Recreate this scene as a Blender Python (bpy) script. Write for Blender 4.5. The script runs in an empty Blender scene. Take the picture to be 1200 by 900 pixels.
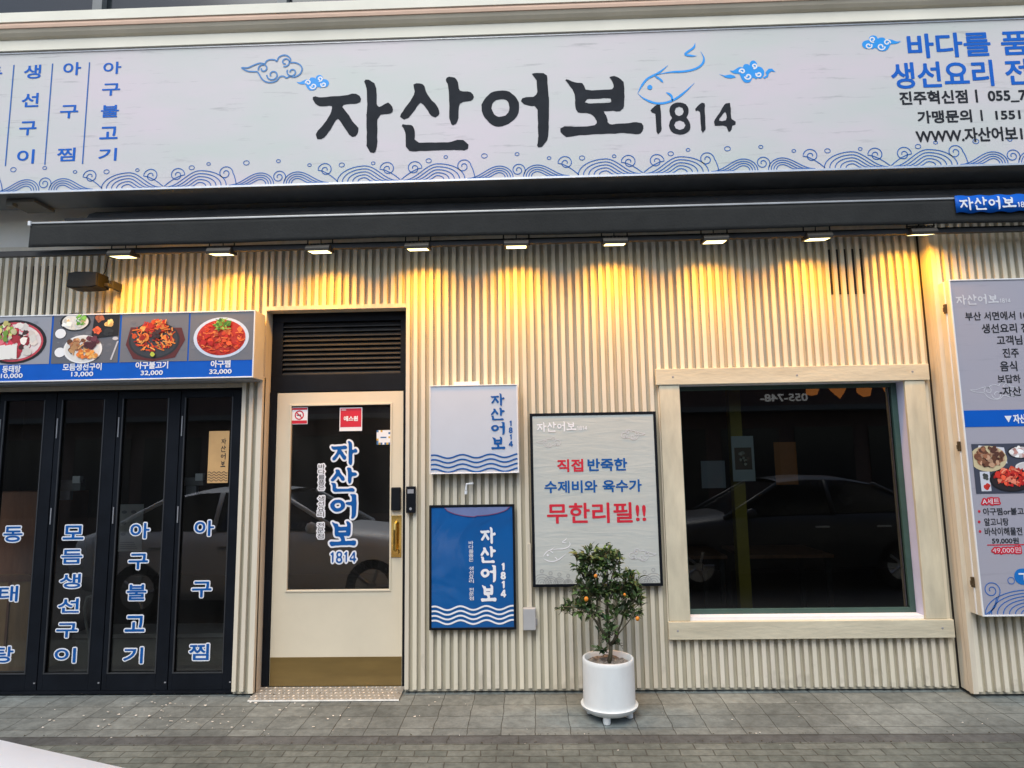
import bpy, bmesh, math, random
from mathutils import Vector, Matrix
from mathutils.geometry import tessellate_polygon
rnd = random.Random(7)
SC = bpy.context.scene
COL = SC.collection

# ------------------------------------------------------------------ camera
F_PX = 750.0
YAW, PITCH, ROLL = math.radians(-1.6314), math.radians(7.0325), math.radians(-0.9032)
CAM = Vector((0.0, -4.729, 1.6))
_fw = Vector((math.sin(YAW)*math.cos(PITCH), math.cos(YAW)*math.cos(PITCH), math.sin(PITCH)))
_r0 = Vector((math.cos(YAW), -math.sin(YAW), 0.0))
_u0 = _r0.cross(_fw)
_rt = _r0*math.cos(ROLL) + _u0*math.sin(ROLL)
_up = -_r0*math.sin(ROLL) + _u0*math.cos(ROLL)
cd = bpy.data.cameras.new('camera'); cam = bpy.data.objects.new('camera', cd); COL.objects.link(cam)
M3 = Matrix((_rt, _up, -_fw)).transposed()
cam.matrix_world = Matrix.Translation(CAM) @ M3.to_4x4()
cd.sensor_width = 36; cd.lens = F_PX/1200*36; cd.clip_start = 0.05; cd.clip_end = 300
SC.camera = cam

# ------------------------------------------------------------------ light
w = bpy.data.worlds.new('World'); SC.world = w; w.use_nodes = True
nt = w.node_tree; nt.nodes.clear()
sky = nt.nodes.new('ShaderNodeTexSky'); sky.sky_type = 'NISHITA'; sky.sun_disc = False
SUN_EL, SUN_AZ = math.radians(54), math.radians(196)      # azimuth clockwise from +Y
sky.sun_elevation = SUN_EL; sky.sun_rotation = SUN_AZ
sky.air_density = 1.0; sky.dust_density = 2.0; sky.ozone_density = 1.0
bg = nt.nodes.new('ShaderNodeBackground'); bg.inputs[1].default_value = 0.14
ow = nt.nodes.new('ShaderNodeOutputWorld')
nt.links.new(sky.outputs[0], bg.inputs[0]); nt.links.new(bg.outputs[0], ow.inputs[0])
sl = bpy.data.lights.new('sun', 'SUN'); sl.energy = 1.4; sl.angle = math.radians(40); sl.color = (0.97, 1.0, 0.955)
so = bpy.data.objects.new('sun', sl); COL.objects.link(so)
sd = Vector((math.sin(SUN_AZ)*math.cos(SUN_EL), math.cos(SUN_AZ)*math.cos(SUN_EL), math.sin(SUN_EL)))
so.rotation_euler = (-sd).to_track_quat('-Z', 'Y').to_euler(); so.location = (0, -6, 20)
SC.view_settings.view_transform = 'Standard'; SC.view_settings.look = 'None'
SC.view_settings.gamma = 1.0; SC.view_settings.exposure = 0.5
SC.cycles.max_bounces = 8; SC.cycles.transparent_max_bounces = 12

# ------------------------------------------------------------------ helpers
def ray(px, py): return _rt*((px-600)/F_PX) - _up*((py-450)/F_PX) + _fw
def at(px, py, Y=0.0):
    """point of the plane y = Y that the photograph shows at this pixel"""
    d = ray(px, py); return CAM + d*((Y-CAM.y)/d.y)
def rect(px0, py0, px1, py1, Y=0.0):
    a, b, c, d = at(px0, py0, Y), at(px1, py0, Y), at(px0, py1, Y), at(px1, py1, Y)
    return ((a.x+c.x)/2, (b.x+d.x)/2, (c.z+d.z)/2, (a.z+b.z)/2)      # x0, x1, z0, z1

def tagp(o, label=None, cat=None, group=None, kind=None):
    if label: o['label'] = label
    if cat: o['category'] = cat
    if group: o['group'] = group
    if kind: o['kind'] = kind
    return o
def thing(name, label, cat, loc=(0, 0, 0), group=None):
    o = bpy.data.objects.new(name, None); COL.objects.link(o); o.location = loc; o.empty_display_size = .1
    return tagp(o, label, cat, group)
def base(o):
    p = Vector((0, 0, 0))
    while o is not None: p = p + Vector(o.location); o = o.parent
    return p

class MB:
    def __init__(s): s.v = []; s.f = []; s.m = []; s.c = []; s.mi = 0; s.col = (1, 1, 1); s.smooth = []; s.sm = False
    def face(s, idx): s.f.append(tuple(idx)); s.m.append(s.mi); s.c.append(s.col); s.smooth.append(s.sm)
    def add(s, vs, fs):
        n = len(s.v); s.v.extend([tuple(p) for p in vs])
        for f in fs: s.face([i+n for i in f])
    def box(s, x0, x1, y0, y1, z0, z1):
        s.add([(x0,y0,z0),(x1,y0,z0),(x1,y1,z0),(x0,y1,z0),(x0,y0,z1),(x1,y0,z1),(x1,y1,z1),(x0,y1,z1)],
              [(0,3,2,1),(4,5,6,7),(0,1,5,4),(1,2,6,5),(2,3,7,6),(3,0,4,7)])
    def quad(s, a, b, c, d): s.add([a, b, c, d], [(0,1,2,3)])
    def wall(s, x0, x1, z0, z1, y): s.quad((x0,y,z0),(x1,y,z0),(x1,y,z1),(x0,y,z1))       # faces -Y
    def prism(s, pts, y0, y1):
        """closed outline in XZ given thickness along Y"""
        n = len(pts); tr = tessellate_polygon([[Vector((p[0], p[1], 0)) for p in pts]])
        vs = [(p[0], y0, p[1]) for p in pts] + [(p[0], y1, p[1]) for p in pts]
        fs = []
        for t in tr:
            a, b, c = [Vector(pts[i]) for i in t]
            cr = (b-a).cross(c-a)
            t = t if cr > 0 else (t[0], t[2], t[1])
            fs.append(t); fs.append((t[0]+n, t[2]+n, t[1]+n))
        ar = sum(pts[i][0]*pts[(i+1) % n][1]-pts[(i+1) % n][0]*pts[i][1] for i in range(n))
        for i in range(n):
            j = (i+1) % n
            fs.append((i, i+n, j+n, j) if ar > 0 else (j, j+n, i+n, i))
        s.add(vs, fs)
    def xprism(s, pts, x0, x1):
        """closed outline in (y, z) swept along X"""
        m = MB(); m.prism(pts, 0, 1)
        vs = [(x0 if v[1] == 0 else x1, v[0], v[2]) for v in m.v]
        s.add(vs, [tuple(reversed(f)) for f in m.f] if False else m.f)
    def poly(s, loops, y):
        """flat shape (outline + holes) in XZ at depth y"""
        flat = [p for l in loops for p in l]
        tr = tessellate_polygon([[Vector((p[0], p[1], 0)) for p in l] for l in loops])
        fs = []
        for t in tr:
            a, b, c = [Vector(flat[i]) for i in t]
            fs.append(t if (b-a).cross(c-a) > 0 else (t[0], t[2], t[1]))
        s.add([(p[0], y, p[1]) for p in flat], fs)
    def ribbon(s, pts, wd, y, closed=False, taper=False):
        n = len(pts); L = []; Rr = []
        for i in range(n):
            a = Vector(pts[(i-1) % n] if closed else pts[max(i-1, 0)]); b = Vector(pts[(i+1) % n] if closed else pts[min(i+1, n-1)])
            d = (b-a); d = d.normalized() if d.length > 1e-9 else Vector((1, 0)); nrm = Vector((-d.y, d.x))
            k = wd/2
            if taper:
                u = i/(n-1); k *= max(.15, min(1, 4*u, 4*(1-u)))
            L.append(Vector(pts[i])+nrm*k); Rr.append(Vector(pts[i])-nrm*k)
        k = len(s.v); s.v.extend([(p.x, y, p.y) for p in L]+[(p.x, y, p.y) for p in Rr])
        for i in range(n if closed else n-1):
            j = (i+1) % n; s.face((k+i, k+n+i, k+n+j, k+j))
    def disc(s, cx, cz, rx, rz, y, n=28):
        s.poly([[(cx+rx*math.cos(2*math.pi*i/n), cz+rz*math.sin(2*math.pi*i/n)) for i in range(n)]], y)
    def tube(s, pts, r, n=8, caps=True):
        pts = [Vector(p) for p in pts]; rings = []
        rs = r if isinstance(r, (list, tuple)) else [r]*len(pts)
        ref = None
        for i, p in enumerate(pts):
            d = (pts[min(i+1, len(pts)-1)]-pts[max(i-1, 0)]).normalized()
            if ref is None: ref = Vector((0, 0, 1)) if abs(d.z) < .9 else Vector((1, 0, 0))
            u = (ref - d*ref.dot(d)).normalized(); v = d.cross(u); ref = u
            rings.append([p+(u*math.cos(2*math.pi*k/n)+v*math.sin(2*math.pi*k/n))*rs[i] for k in range(n)])
        k0 = len(s.v)
        for rg in rings: s.v.extend([tuple(q) for q in rg])
        for i in range(len(pts)-1):
            for k in range(n):
                a = k0+i*n+k; b = k0+i*n+(k+1) % n; s.face((a, b, b+n, a+n))
        if caps:
            s.face(tuple(k0+k for k in reversed(range(n)))); e = k0+(len(pts)-1)*n; s.face(tuple(e+k for k in range(n)))
    def lathe(s, prof, c=(0, 0, 0), n=40, axis='Z'):
        k0 = len(s.v)
        for (r, h) in prof:
            for k in range(n):
                a = 2*math.pi*k/n
                if axis == 'Z': s.v.append((c[0]+r*math.cos(a), c[1]+r*math.sin(a), c[2]+h))
                else: s.v.append((c[0]+r*math.cos(a), c[1]+h, c[2]-r*math.sin(a)))
        for i in range(len(prof)-1):
            for k in range(n):
                a = k0+i*n+k; b = k0+i*n+(k+1) % n; s.face((a, b, b+n, a+n))
    def build(s, name, mats, parent=None, bevel=0, world=True):
        me = bpy.data.meshes.new(name); o = bpy.data.objects.new(name, me); COL.objects.link(o)
        off = base(parent) if (parent is not None and world) else Vector((0, 0, 0))
        me.from_pydata([(p[0]-off.x, p[1]-off.y, p[2]-off.z) for p in s.v], [], s.f)
        for m in (mats if isinstance(mats, (list, tuple)) else [mats]): me.materials.append(m)
        for i, p in enumerate(me.polygons): p.material_index = s.m[i]; p.use_smooth = s.smooth[i]
        if any(c != (1, 1, 1) for c in s.c):
            at_ = me.color_attributes.new('tone', 'FLOAT_COLOR', 'CORNER')
            for i, p in enumerate(me.polygons):
                for li in p.loop_indices: at_.data[li].color = (*s.c[i], 1)
        if parent is not None: o.parent = parent
        me.update()
        if bevel:
            b = o.modifiers.new('bevel', 'BEVEL'); b.width = bevel; b.segments = 2; b.limit_method = 'ANGLE'; b.angle_limit = math.radians(40)
        return o

# ------------------------------------------------------------------ materials
def srgb(r, g, b):
    f = lambda c: (c/255/12.92) if c/255 <= .04045 else ((c/255+.055)/1.055)**2.4
    return (f(r), f(g), f(b))
def mat(name, col, rough=.6, metal=0., var=.12, scale=6., bump=0., stretch=(1, 1, 1), spec=.5, bscale=None, emit=None):
    m = bpy.data.materials.new(name); m.use_nodes = True; n = m.node_tree.nodes; L = m.node_tree.links
    p = n['Principled BSDF']; p.inputs['Roughness'].default_value = rough; p.inputs['Metallic'].default_value = metal
    p.inputs['Specular IOR Level'].default_value = spec
    tc = n.new('ShaderNodeTexCoord'); mp = n.new('ShaderNodeMapping'); mp.inputs['Scale'].default_value = stretch
    L.new(tc.outputs['Object'], mp.inputs[0])
    nz = n.new('ShaderNodeTexNoise'); nz.inputs['Scale'].default_value = scale; nz.inputs['Detail'].default_value = 6; nz.inputs['Roughness'].default_value = .6
    L.new(mp.outputs[0], nz.inputs['Vector'])
    rp = n.new('ShaderNodeValToRGB'); e = rp.color_ramp.elements
    e[0].position = .3; e[1].position = .7
    e[0].color = tuple(max(0, c*(1-var)) for c in col[:3])+(1,); e[1].color = tuple(min(1, c*(1+var)) for c in col[:3])+(1,)
    L.new(nz.outputs[0], rp.inputs[0]); L.new(rp.outputs[0], p.inputs['Base Color'])
    if bump:
        b = n.new('ShaderNodeBump'); b.inputs['Strength'].default_value = bump; b.inputs['Distance'].default_value = .01
        n2 = n.new('ShaderNodeTexNoise'); n2.inputs['Scale'].default_value = bscale or scale*4; n2.inputs['Detail'].default_value = 4
        L.new(mp.outputs[0], n2.inputs['Vector']); L.new(n2.outputs[0], b.inputs['Height']); L.new(b.outputs[0], p.inputs['Normal'])
    if emit:
        p.inputs['Emission Color'].default_value = (*emit[:3], 1); p.inputs['Emission Strength'].default_value = emit[3]
    return m
def tone_mat(name, rough=.5, spec=.4):
    m = bpy.data.materials.new(name); m.use_nodes = True; n = m.node_tree.nodes; L = m.node_tree.links
    p = n['Principled BSDF']; p.inputs['Roughness'].default_value = rough; p.inputs['Specular IOR Level'].default_value = spec
    a = n.new('ShaderNodeAttribute'); a.attribute_name = 'tone'; L.new(a.outputs['Color'], p.inputs['Base Color'])
    return m
def glass(name, tint, gl=(1, 1, 1), ior=1.5, boost=1.0, dust=.0):
    m = bpy.data.materials.new(name); m.use_nodes = True; n = m.node_tree.nodes; L = m.node_tree.links
    n.remove(n['Principled BSDF']); out = n['Material Output']
    t = n.new('ShaderNodeBsdfTransparent'); t.inputs[0].default_value = (*tint, 1)
    g = n.new('ShaderNodeBsdfGlossy'); g.inputs[0].default_value = (*gl, 1); g.inputs['Roughness'].default_value = .0
    nz = n.new('ShaderNodeTexNoise'); nz.inputs['Scale'].default_value = .7
    bp = n.new('ShaderNodeBump'); bp.inputs['Strength'].default_value = .02; bp.inputs['Distance'].default_value = .05
    L.new(nz.outputs[0], bp.inputs['Height']); L.new(bp.outputs[0], g.inputs['Normal'])
    fr = n.new('ShaderNodeFresnel'); fr.inputs[0].default_value = ior
    mu = n.new('ShaderNodeMath'); mu.operation = 'MULTIPLY'; mu.inputs[1].default_value = boost; mu.use_clamp = True
    mx = n.new('ShaderNodeMixShader')
    L.new(fr.outputs[0], mu.inputs[0]); L.new(mu.outputs[0], mx.inputs[0]); L.new(t.outputs[0], mx.inputs[1]); L.new(g.outputs[0], mx.inputs[2]); df = n.new('ShaderNodeBsdfDiffuse'); df.inputs[0].default_value = (.55, .56, .55, 1)
    dn = n.new('ShaderNodeTexNoise'); dn.inputs['Scale'].default_value = 3.5; dn.inputs['Detail'].default_value = 7
    dr = n.new('ShaderNodeMapRange'); dr.inputs[1].default_value = .3; dr.inputs[2].default_value = .75; dr.inputs[3].default_value = dust*.5; dr.inputs[4].default_value = dust*1.6
    m2 = n.new('ShaderNodeMixShader'); L.new(dn.outputs[0], dr.inputs[0]); L.new(dr.outputs[0], m2.inputs[0]); L.new(mx.outputs[0], m2.inputs[1]); L.new(df.outputs[0], m2.inputs[2]); L.new(m2.outputs[0], out.inputs[0])
    return m

def ramp_mix(n, L, fac, a, b):
    mx = n.new('ShaderNodeMix'); mx.data_type = 'RGBA'
    if isinstance(a, tuple): mx.inputs[6].default_value = (*a, 1)
    else: L.new(a, mx.inputs[6])
    if isinstance(b, tuple): mx.inputs[7].default_value = (*b, 1)
    else: L.new(b, mx.inputs[7])
    if isinstance(fac, float): mx.inputs[0].default_value = fac
    else: L.new(fac, mx.inputs[0])
    return mx.outputs[2]

CREAM = (.62, .56, .44)
M_slat = mat('painted slat wood', (.63, .57, .455), .55, var=.10, scale=3, stretch=(8, 8, .7), bump=.12, bscale=9)
M_slatv = mat('painted slat wood toned', (.71, .655, .53), .55, var=.045, scale=3, stretch=(8, 8, .7), bump=.12, bscale=9)
_n = M_slatv.node_tree.nodes; _l = M_slatv.node_tree.links
_a = _n.new('ShaderNodeAttribute'); _a.attribute_name = 'tone'; _m = _n.new('ShaderNodeMix'); _m.data_type = 'RGBA'; _m.blend_type = 'MULTIPLY'; _m.inputs[0].default_value = 1.0
_src = _n['Principled BSDF'].inputs['Base Color'].links[0].from_socket; _l.new(_src, _m.inputs[6]); _l.new(_a.outputs['Color'], _m.inputs[7]); _l.new(_m.outputs[2], _n['Principled BSDF'].inputs['Base Color'])
_tc = _n.new('ShaderNodeTexCoord'); _sx = _n.new('ShaderNodeSeparateXYZ'); _l.new(_tc.outputs['Object'], _sx.inputs[0])
_sn = _n.new('ShaderNodeTexNoise'); _sn.inputs['Scale'].default_value = 7; _sn.inputs['Detail'].default_value = 8; _l.new(_tc.outputs['Object'], _sn.inputs['Vector'])
_h = _n.new('ShaderNodeMapRange'); _h.inputs[1].default_value = .0; _h.inputs[2].default_value = .30; _h.inputs[3].default_value = .16; _h.inputs[4].default_value = -.06; _l.new(_sx.outputs['Z'], _h.inputs[0])
_ad = _n.new('ShaderNodeMath'); _l.new(_sn.outputs[0], _ad.inputs[0]); _l.new(_h.outputs[0], _ad.inputs[1])
_st = _n.new('ShaderNodeMapRange'); _st.inputs[1].default_value = .64; _st.inputs[2].default_value = .78; _st.inputs[3].default_value = 0; _st.inputs[4].default_value = .36; _l.new(_ad.outputs[0], _st.inputs[0])
_l.new(ramp_mix(_n, _l, _st.outputs[0], _m.outputs[2], (.30, .27, .20)), _n['Principled BSDF'].inputs['Base Color'])
M_back = mat('backing board with gap shade', (.46, .43, .335), .7, var=.08, scale=3)  # shade of the gaps between slats is put into this darker colour
M_board = mat('window board wood', (.56, .52, .39), .6, var=.16, scale=2.2, stretch=(1.2, 3, 5), bump=.2, bscale=10)
M_boardv = mat('window board wood upright', (.56, .52, .39), .6, var=.16, scale=2.2, stretch=(5, 3, 1.2), bump=.2, bscale=10)
M_plaster = mat('cream plaster', (.86, .825, .70), .85, var=.06, scale=2, bump=.08)
M_greyplaster = mat('grey plaster', (.84, .80, .72), .85, var=.08, scale=2, bump=.08)
M_peach = mat('peach paint', (.78, .54, .40), .7, var=.08, scale=3)
M_tan = mat('cornice paint with soffit shade', (.66, .59, .46), .8, var=.10, scale=2)  # underside shade of the cornice, painted in as a darker tan
M_black = mat('black aluminium', (.006, .008, .012), .5, metal=0., var=.25, scale=5, spec=.15)
M_blackmat = mat('dull black steel', (.018, .017, .016), .6, var=.3, scale=12)
M_door = mat('cream door paint', (.66, .60, .46), .45, var=.05, scale=2.5, bump=.03)
M_brassplate = mat('brown bronze kick plate', (.20, .135, .045), .42, metal=.35, var=.12, scale=3, stretch=(1, 1, 6))
M_brass = mat('polished brass', (.75, .50, .14), .18, metal=1., var=.1, scale=8)
M_alu = mat('bare aluminium', (.62, .62, .61), .35, metal=.8, var=.1, scale=20)
M_white = mat('white enamel', (.76, .77, .77), .4, var=.05, scale=4)
M_fabric = mat('charcoal awning fabric', (.014, .015, .014), .85, var=.25, scale=7, bump=.25, bscale=60)
M_fabricdark = mat('rolled awning fabric', (.030, .030, .031), .8, var=.3, scale=9, bump=.3)
M_blue = mat('blue vinyl', srgb(8, 90, 188), .5, var=.06, spec=.2)
M_navy = mat('navy vinyl', srgb(14, 86, 158), .5, var=.06, spec=.2)
M_signblue = mat('sign letter blue', srgb(22, 98, 192), .5, var=.05, spec=.2)
M_line = mat('wave line blue', srgb(48, 104, 178), .5, var=.05, spec=.2)
M_cloud = mat('cloud blue', srgb(20, 150, 232), .5, var=.05)
M_cloudline = mat('cloud outline blue', srgb(62, 128, 190), .5, var=.05)
M_ink = mat('charcoal ink', (.022, .025, .031), .8, var=.2, scale=8, spec=.2)
M_red = mat('red vinyl', srgb(198, 30, 52), .5, var=.08)
M_print_white = mat('white print', (.80, .81, .84), .5, var=.03)
M_palewhite = mat('pale print', (.62, .63, .66), .5, var=.04)
M_softgrey = mat('grey print', (.28, .29, .31), .5, var=.05)
M_tone = tone_mat('printed photo')
M_glass = glass('clear shop glass', (.66, .70, .68), boost=2.6, dust=.008)
M_doorglass = glass('dark door glass', (.28, .30, .29), boost=3.0, dust=.016)
M_winglass = glass('show window glass', (.45, .52, .51), boost=2.3, dust=.002)

# ------------------------------------------------------------------ writing
def text_polys(body, bold=0.0):
    cu = bpy.data.curves.new('txt', 'FONT'); cu.body = body; cu.offset = bold; cu.resolution_u = 4
    o = bpy.data.objects.new('txt', cu); COL.objects.link(o)
    dg = bpy.context.evaluated_depsgraph_get(); me = bpy.data.meshes.new_from_object(o.evaluated_get(dg))
    vs = [tuple(v.co) for v in me.vertices]; fs = [tuple(p.vertices) for p in me.polygons]
    bpy.data.objects.remove(o); bpy.data.curves.remove(cu); bpy.data.meshes.remove(me)
    return vs, fs
def capsules(mb, segs, g, y):
    """thicken an outline: one slim lozenge along every edge, each a hair in front of the last"""
    for i, (p, q) in enumerate(segs):
        d = q-p
        d = d.normalized() if d.length > 1e-7 else Vector((1, 0))
        n = Vector((-d.y, d.x)); e = d*g*.55; c = d*g; yy = y-4e-6*(i % 60+1); h = n*g*.8
        pts = [p-c, p-e-h, p-n*g, q-n*g, q+e-h, q+c, q+e+h, q+n*g, p+n*g, p-e+h]
        mb.add([(v.x, yy, v.y) for v in pts], [tuple(range(10))])
def put_text(mb, body, box, y, bold=.02, grow=0.0, keep=False):
    """fit a line of text into box (x0, x1, z0, z1) of the plane y"""
    vs, fs = text_polys(body, 0.0)
    if not vs: return
    x0, x1, z0, z1 = box
    ax0 = min(v[0] for v in vs); ax1 = max(v[0] for v in vs); az0 = min(v[1] for v in vs); az1 = max(v[1] for v in vs)
    k = bold*min((x1-x0)/(ax1-ax0), (z1-z0)/(az1-az0))
    sx = (x1-x0-2*k)/(ax1-ax0); sz = (z1-z0-2*k)/(az1-az0)
    cx, cz = (x0+x1)/2, (z0+z1)/2; mx, mz = (ax0+ax1)/2, (az0+az1)/2
    P2 = [Vector((cx+(v[0]-mx)*sx, cz+(v[1]-mz)*sz)) for v in vs]
    fl = []; cnt = {}
    for f in fs:
        a, b, c = [P2[i] for i in f[:3]]
        fl.append(f if (b-a).cross(c-a) >= 0 else tuple(reversed(f)))
        for i in range(len(f)): e = (min(f[i], f[i-1]), max(f[i], f[i-1])); cnt[e] = cnt.get(e, 0)+1
    mb.add([(p.x, y, p.y) for p in P2], fl)
    g = k+grow
    if g > 1e-4: capsules(mb, [(P2[e[0]], P2[e[1]]) for e, c in cnt.items() if c == 1 and (P2[e[0]]-P2[e[1]]).length > g*.15], g, y)
# the brush-written shop name, traced outline by outline
_G = {
 'ja': ((360, 80, 982/120), [
   [[(52,275),(80,268),(98,282),(270,268),(400,258),(430,242),(470,244),(505,265),(520,295),(512,325),(490,340),(330,350),(350,390),(405,455),(450,530),(497,572),(492,610),(465,655),(435,662),(405,645),(350,560),(295,468),(240,560),(190,640),(135,685),(95,686),(80,630),(100,600),(165,530),(220,450),(247,353),(180,365),(120,368),(75,340),(52,300)]],
   [[(542,125),(560,108),(590,108),(650,145),(665,180),(668,380),(715,365),(778,320),(820,370),(822,425),(775,440),(700,445),(672,460),(672,780),(640,818),(605,808),(570,790),(570,400),(577,385),(572,180)]]]),
 'san': ((460, 80, 982/120), [
   [[(190,150),(265,143),(310,168),(318,225),(360,290),(425,355),(450,410),(445,455),(410,475),(375,465),(320,380),(270,318),(220,395),(150,485),(110,497),(68,465),(75,445),(140,355),(190,285),(218,225)]],
   [[(505,108),(540,78),(600,88),(630,130),(635,225),(760,225),(786,278),(760,315),(635,325),(635,490),(610,535),(580,553),(545,520),(540,190),(530,150)]],
   [[(83,550),(95,535),(130,545),(185,543),(213,580),(215,718),(450,712),(570,708),(620,685),(680,685),(735,735),(725,775),(690,790),(640,783),(300,793),(150,797),(125,765),(125,600)]]]),
 'eo': ((555, 75, 943/110), [
   [[(75,410),(105,360),(150,310),(200,275),(295,265),(360,275),(420,325),(458,380),(458,490),(410,560),(350,605),(290,628),(210,628),(160,595),(105,535),(80,470)],
    [(175,445),(185,400),(225,360),(265,355),(330,358),(355,400),(362,440),(350,490),(325,520),(250,537),(205,510)]],
   [[(580,98),(600,93),(710,92),(738,105),(745,230),(755,300),(755,680),(745,765),(685,840),(645,840),(635,820),(650,770),(645,420),(580,425),(500,405),(472,375),(485,345),(520,333),(640,328),(635,150),(605,130)]]]),
 'bo': ((650, 75, 9.0), [
   [[(105,165),(120,158),(180,185),(235,200),(295,200),(312,230),(315,275),(430,278),(625,270),(622,220),(600,170),(568,138),(625,122),(690,155),(730,180),(735,300),(732,485),(645,505),(620,490),(550,500),(510,492),(545,545),(560,590),(562,640),(740,628),(870,612),(920,620),(942,680),(905,740),(850,742),(780,728),(450,738),(220,755),(120,780),(55,715),(55,680),(90,655),(250,663),(440,650),(445,600),(420,560),(380,525),(330,515),(270,520),(220,495),(212,300),(160,235)],
    [(312,370),(620,358),(628,405),(330,420),(315,405)]]]),
 '1a': ((740, 40, 1200/180), [[[(140,600),(205,545),(225,545),(232,640),(235,770),(205,787),(195,780),(188,605),(155,612)]]]),
 '8': ((740, 40, 1200/180), [[[(295,605),(300,565),(335,537),(380,533),(425,545),(448,585),(445,625),(425,650),(455,685),(463,730),(445,765),(405,785),(350,783),(305,760),(290,715),(298,680),(322,655),(300,630)],
    [(335,605),(345,575),(372,565),(400,575),(410,605),(398,632),(372,643),(345,632)], [(330,710),(345,682),(378,672),(410,685),(424,712),(410,740),(378,752),(345,740)]]]),
 '1b': ((740, 40, 1200/180), [[[(488,590),(555,530),(572,530),(575,640),(582,755),(555,775),(543,765),(537,590),(500,605)]]]),
 '4': ((740, 40, 1200/180), [[[(632,700),(745,525),(770,522),(780,680),(818,682),(815,710),(785,712),(785,745),(755,772),(750,715),(640,718)], [(670,685),(738,590),(745,682)]]]),
}
SIGN_Y = -.40
GLYPH = {}
def rough_outline(l, amp):
    out = []; n = len(l)
    for i in range(n):
        a = Vector(l[i]); b = Vector(l[(i+1) % n]); p = Vector(l[i-1])
        # soften the corner, then break long edges with a slight brush tremor
        out.append(a*.8+(b+p)*.1)
        k = int((b-a).length/.035)
        for j in range(1, k+1):
            t = j/(k+1); q = a.lerp(b, t); d = (b-a).normalized()
            out.append(q+Vector((-d.y, d.x))*rnd.uniform(-amp, amp))
    return [(p.x, p.y) for p in out]
for k, ((ox, oy, sc), shp) in _G.items():
    S = []
    for loops in shp:
        LL = []
        for l in loops:
            pts = [at(ox+x/sc, oy+y/sc, SIGN_Y) for x, y in l]
            LL.append(rough_outline([(p.x, p.z) for p in pts], .0022))
        S.append(LL)
    xs = [p[0] for LL in S for l in LL for p in l]; zs = [p[1] for LL in S for l in LL for p in l]
    GLYPH[k] = (S, (min(xs), max(xs), min(zs), max(zs)))
def put_glyph(mb, k, box, y, fat=0.0, keep=None):
    S, (a0, a1, b0, b1) = GLYPH[k]; x0, x1, z0, z1 = box
    for i, LL in enumerate(S):
        o = []
        for h, l in enumerate(LL):
            q = [Vector((x0+(p[0]-a0)/(a1-a0)*(x1-x0), z0+(p[1]-b0)/(b1-b0)*(z1-z0))) for p in l]
            if fat > 1e-4: capsules(mb, [(q[j-1], q[j]) for j in range(len(q))], fat, y-i*.0003)
            o.append([(p.x, p.y) for p in q])
        mb.poly(o, y-i*.0003)
NAME4 = ('ja', 'san', 'eo', 'bo')
def name_vertical(mb, box, y, fat=0.0, fill=.86):
    x0, x1, z0, z1 = box; h = (z1-z0)/4
    for i, k in enumerate(NAME4):
        zt = z1-i*h; put_glyph(mb, k, (x0, x1, zt-h*fill, zt), y, fat)
def name_line(mb, box, y, num=True, fat=0.0):
    """the whole horizontal name, as on the main sign, fitted to box"""
    keys = NAME4+(('1a', '8', '1b', '4') if num else ())
    X0 = min(GLYPH[k][1][0] for k in keys); X1 = max(GLYPH[k][1][1] for k in keys); Z0 = min(GLYPH[k][1][2] for k in keys); Z1 = max(GLYPH[k][1][3] for k in keys)
    x0, x1, z0, z1 = box; sx = (x1-x0)/(X1-X0); sz = (z1-z0)/(Z1-Z0)
    for k in keys:
        a0, a1, b0, b1 = GLYPH[k][1]
        put_glyph(mb, k, (x0+(a0-X0)*sx, x0+(a1-X0)*sx, z0+(b0-Z0)*sz, z0+(b1-Z0)*sz), y, fat)
def digits(mb, box, y, fat=0.0):
    keys = ('1a', '8', '1b', '4'); X0 = GLYPH['1a'][1][0]; X1 = GLYPH['4'][1][1]
    Z0 = min(GLYPH[k][1][2] for k in keys); Z1 = max(GLYPH[k][1][3] for k in keys); x0, x1, z0, z1 = box
    for k in keys:
        a0, a1, b0, b1 = GLYPH[k][1]; fx = (x1-x0)/(X1-X0); fz = (z1-z0)/(Z1-Z0)
        put_glyph(mb, k, (x0+(a0-X0)*fx, x0+(a1-X0)*fx, z0+(b0-Z0)*fz, z0+(b1-Z0)*fz), y, fat)
def digit_column(mb, box, y, fat=0.0, fill=.78):
    x0, x1, z0, z1 = box; st = (z1-z0)/4
    for i, k in enumerate(('1a', '8', '1b', '4')):
        a0, a1, b0, b1 = GLYPH[k][1]; h = st*fill; wd = min(x1-x0, h*(a1-a0)/(b1-b0)*1.05); cx = (x0+x1)/2
        put_glyph(mb, k, (cx-wd/2, cx+wd/2, z1-i*st-h, z1-i*st), y, fat)
def column(mb, chars, cx, ztop, zbot, wd, hh, y, bold=.02, grow=0.0):
    n = len(chars)
    for i, c in enumerate(chars):
        zc = ztop-hh/2-(ztop-zbot-hh)*(i/(n-1) if n > 1 else 0)
        put_text(mb, c, (cx-wd/2, cx+wd/2, zc-hh/2, zc+hh/2), y, bold, grow)

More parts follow.
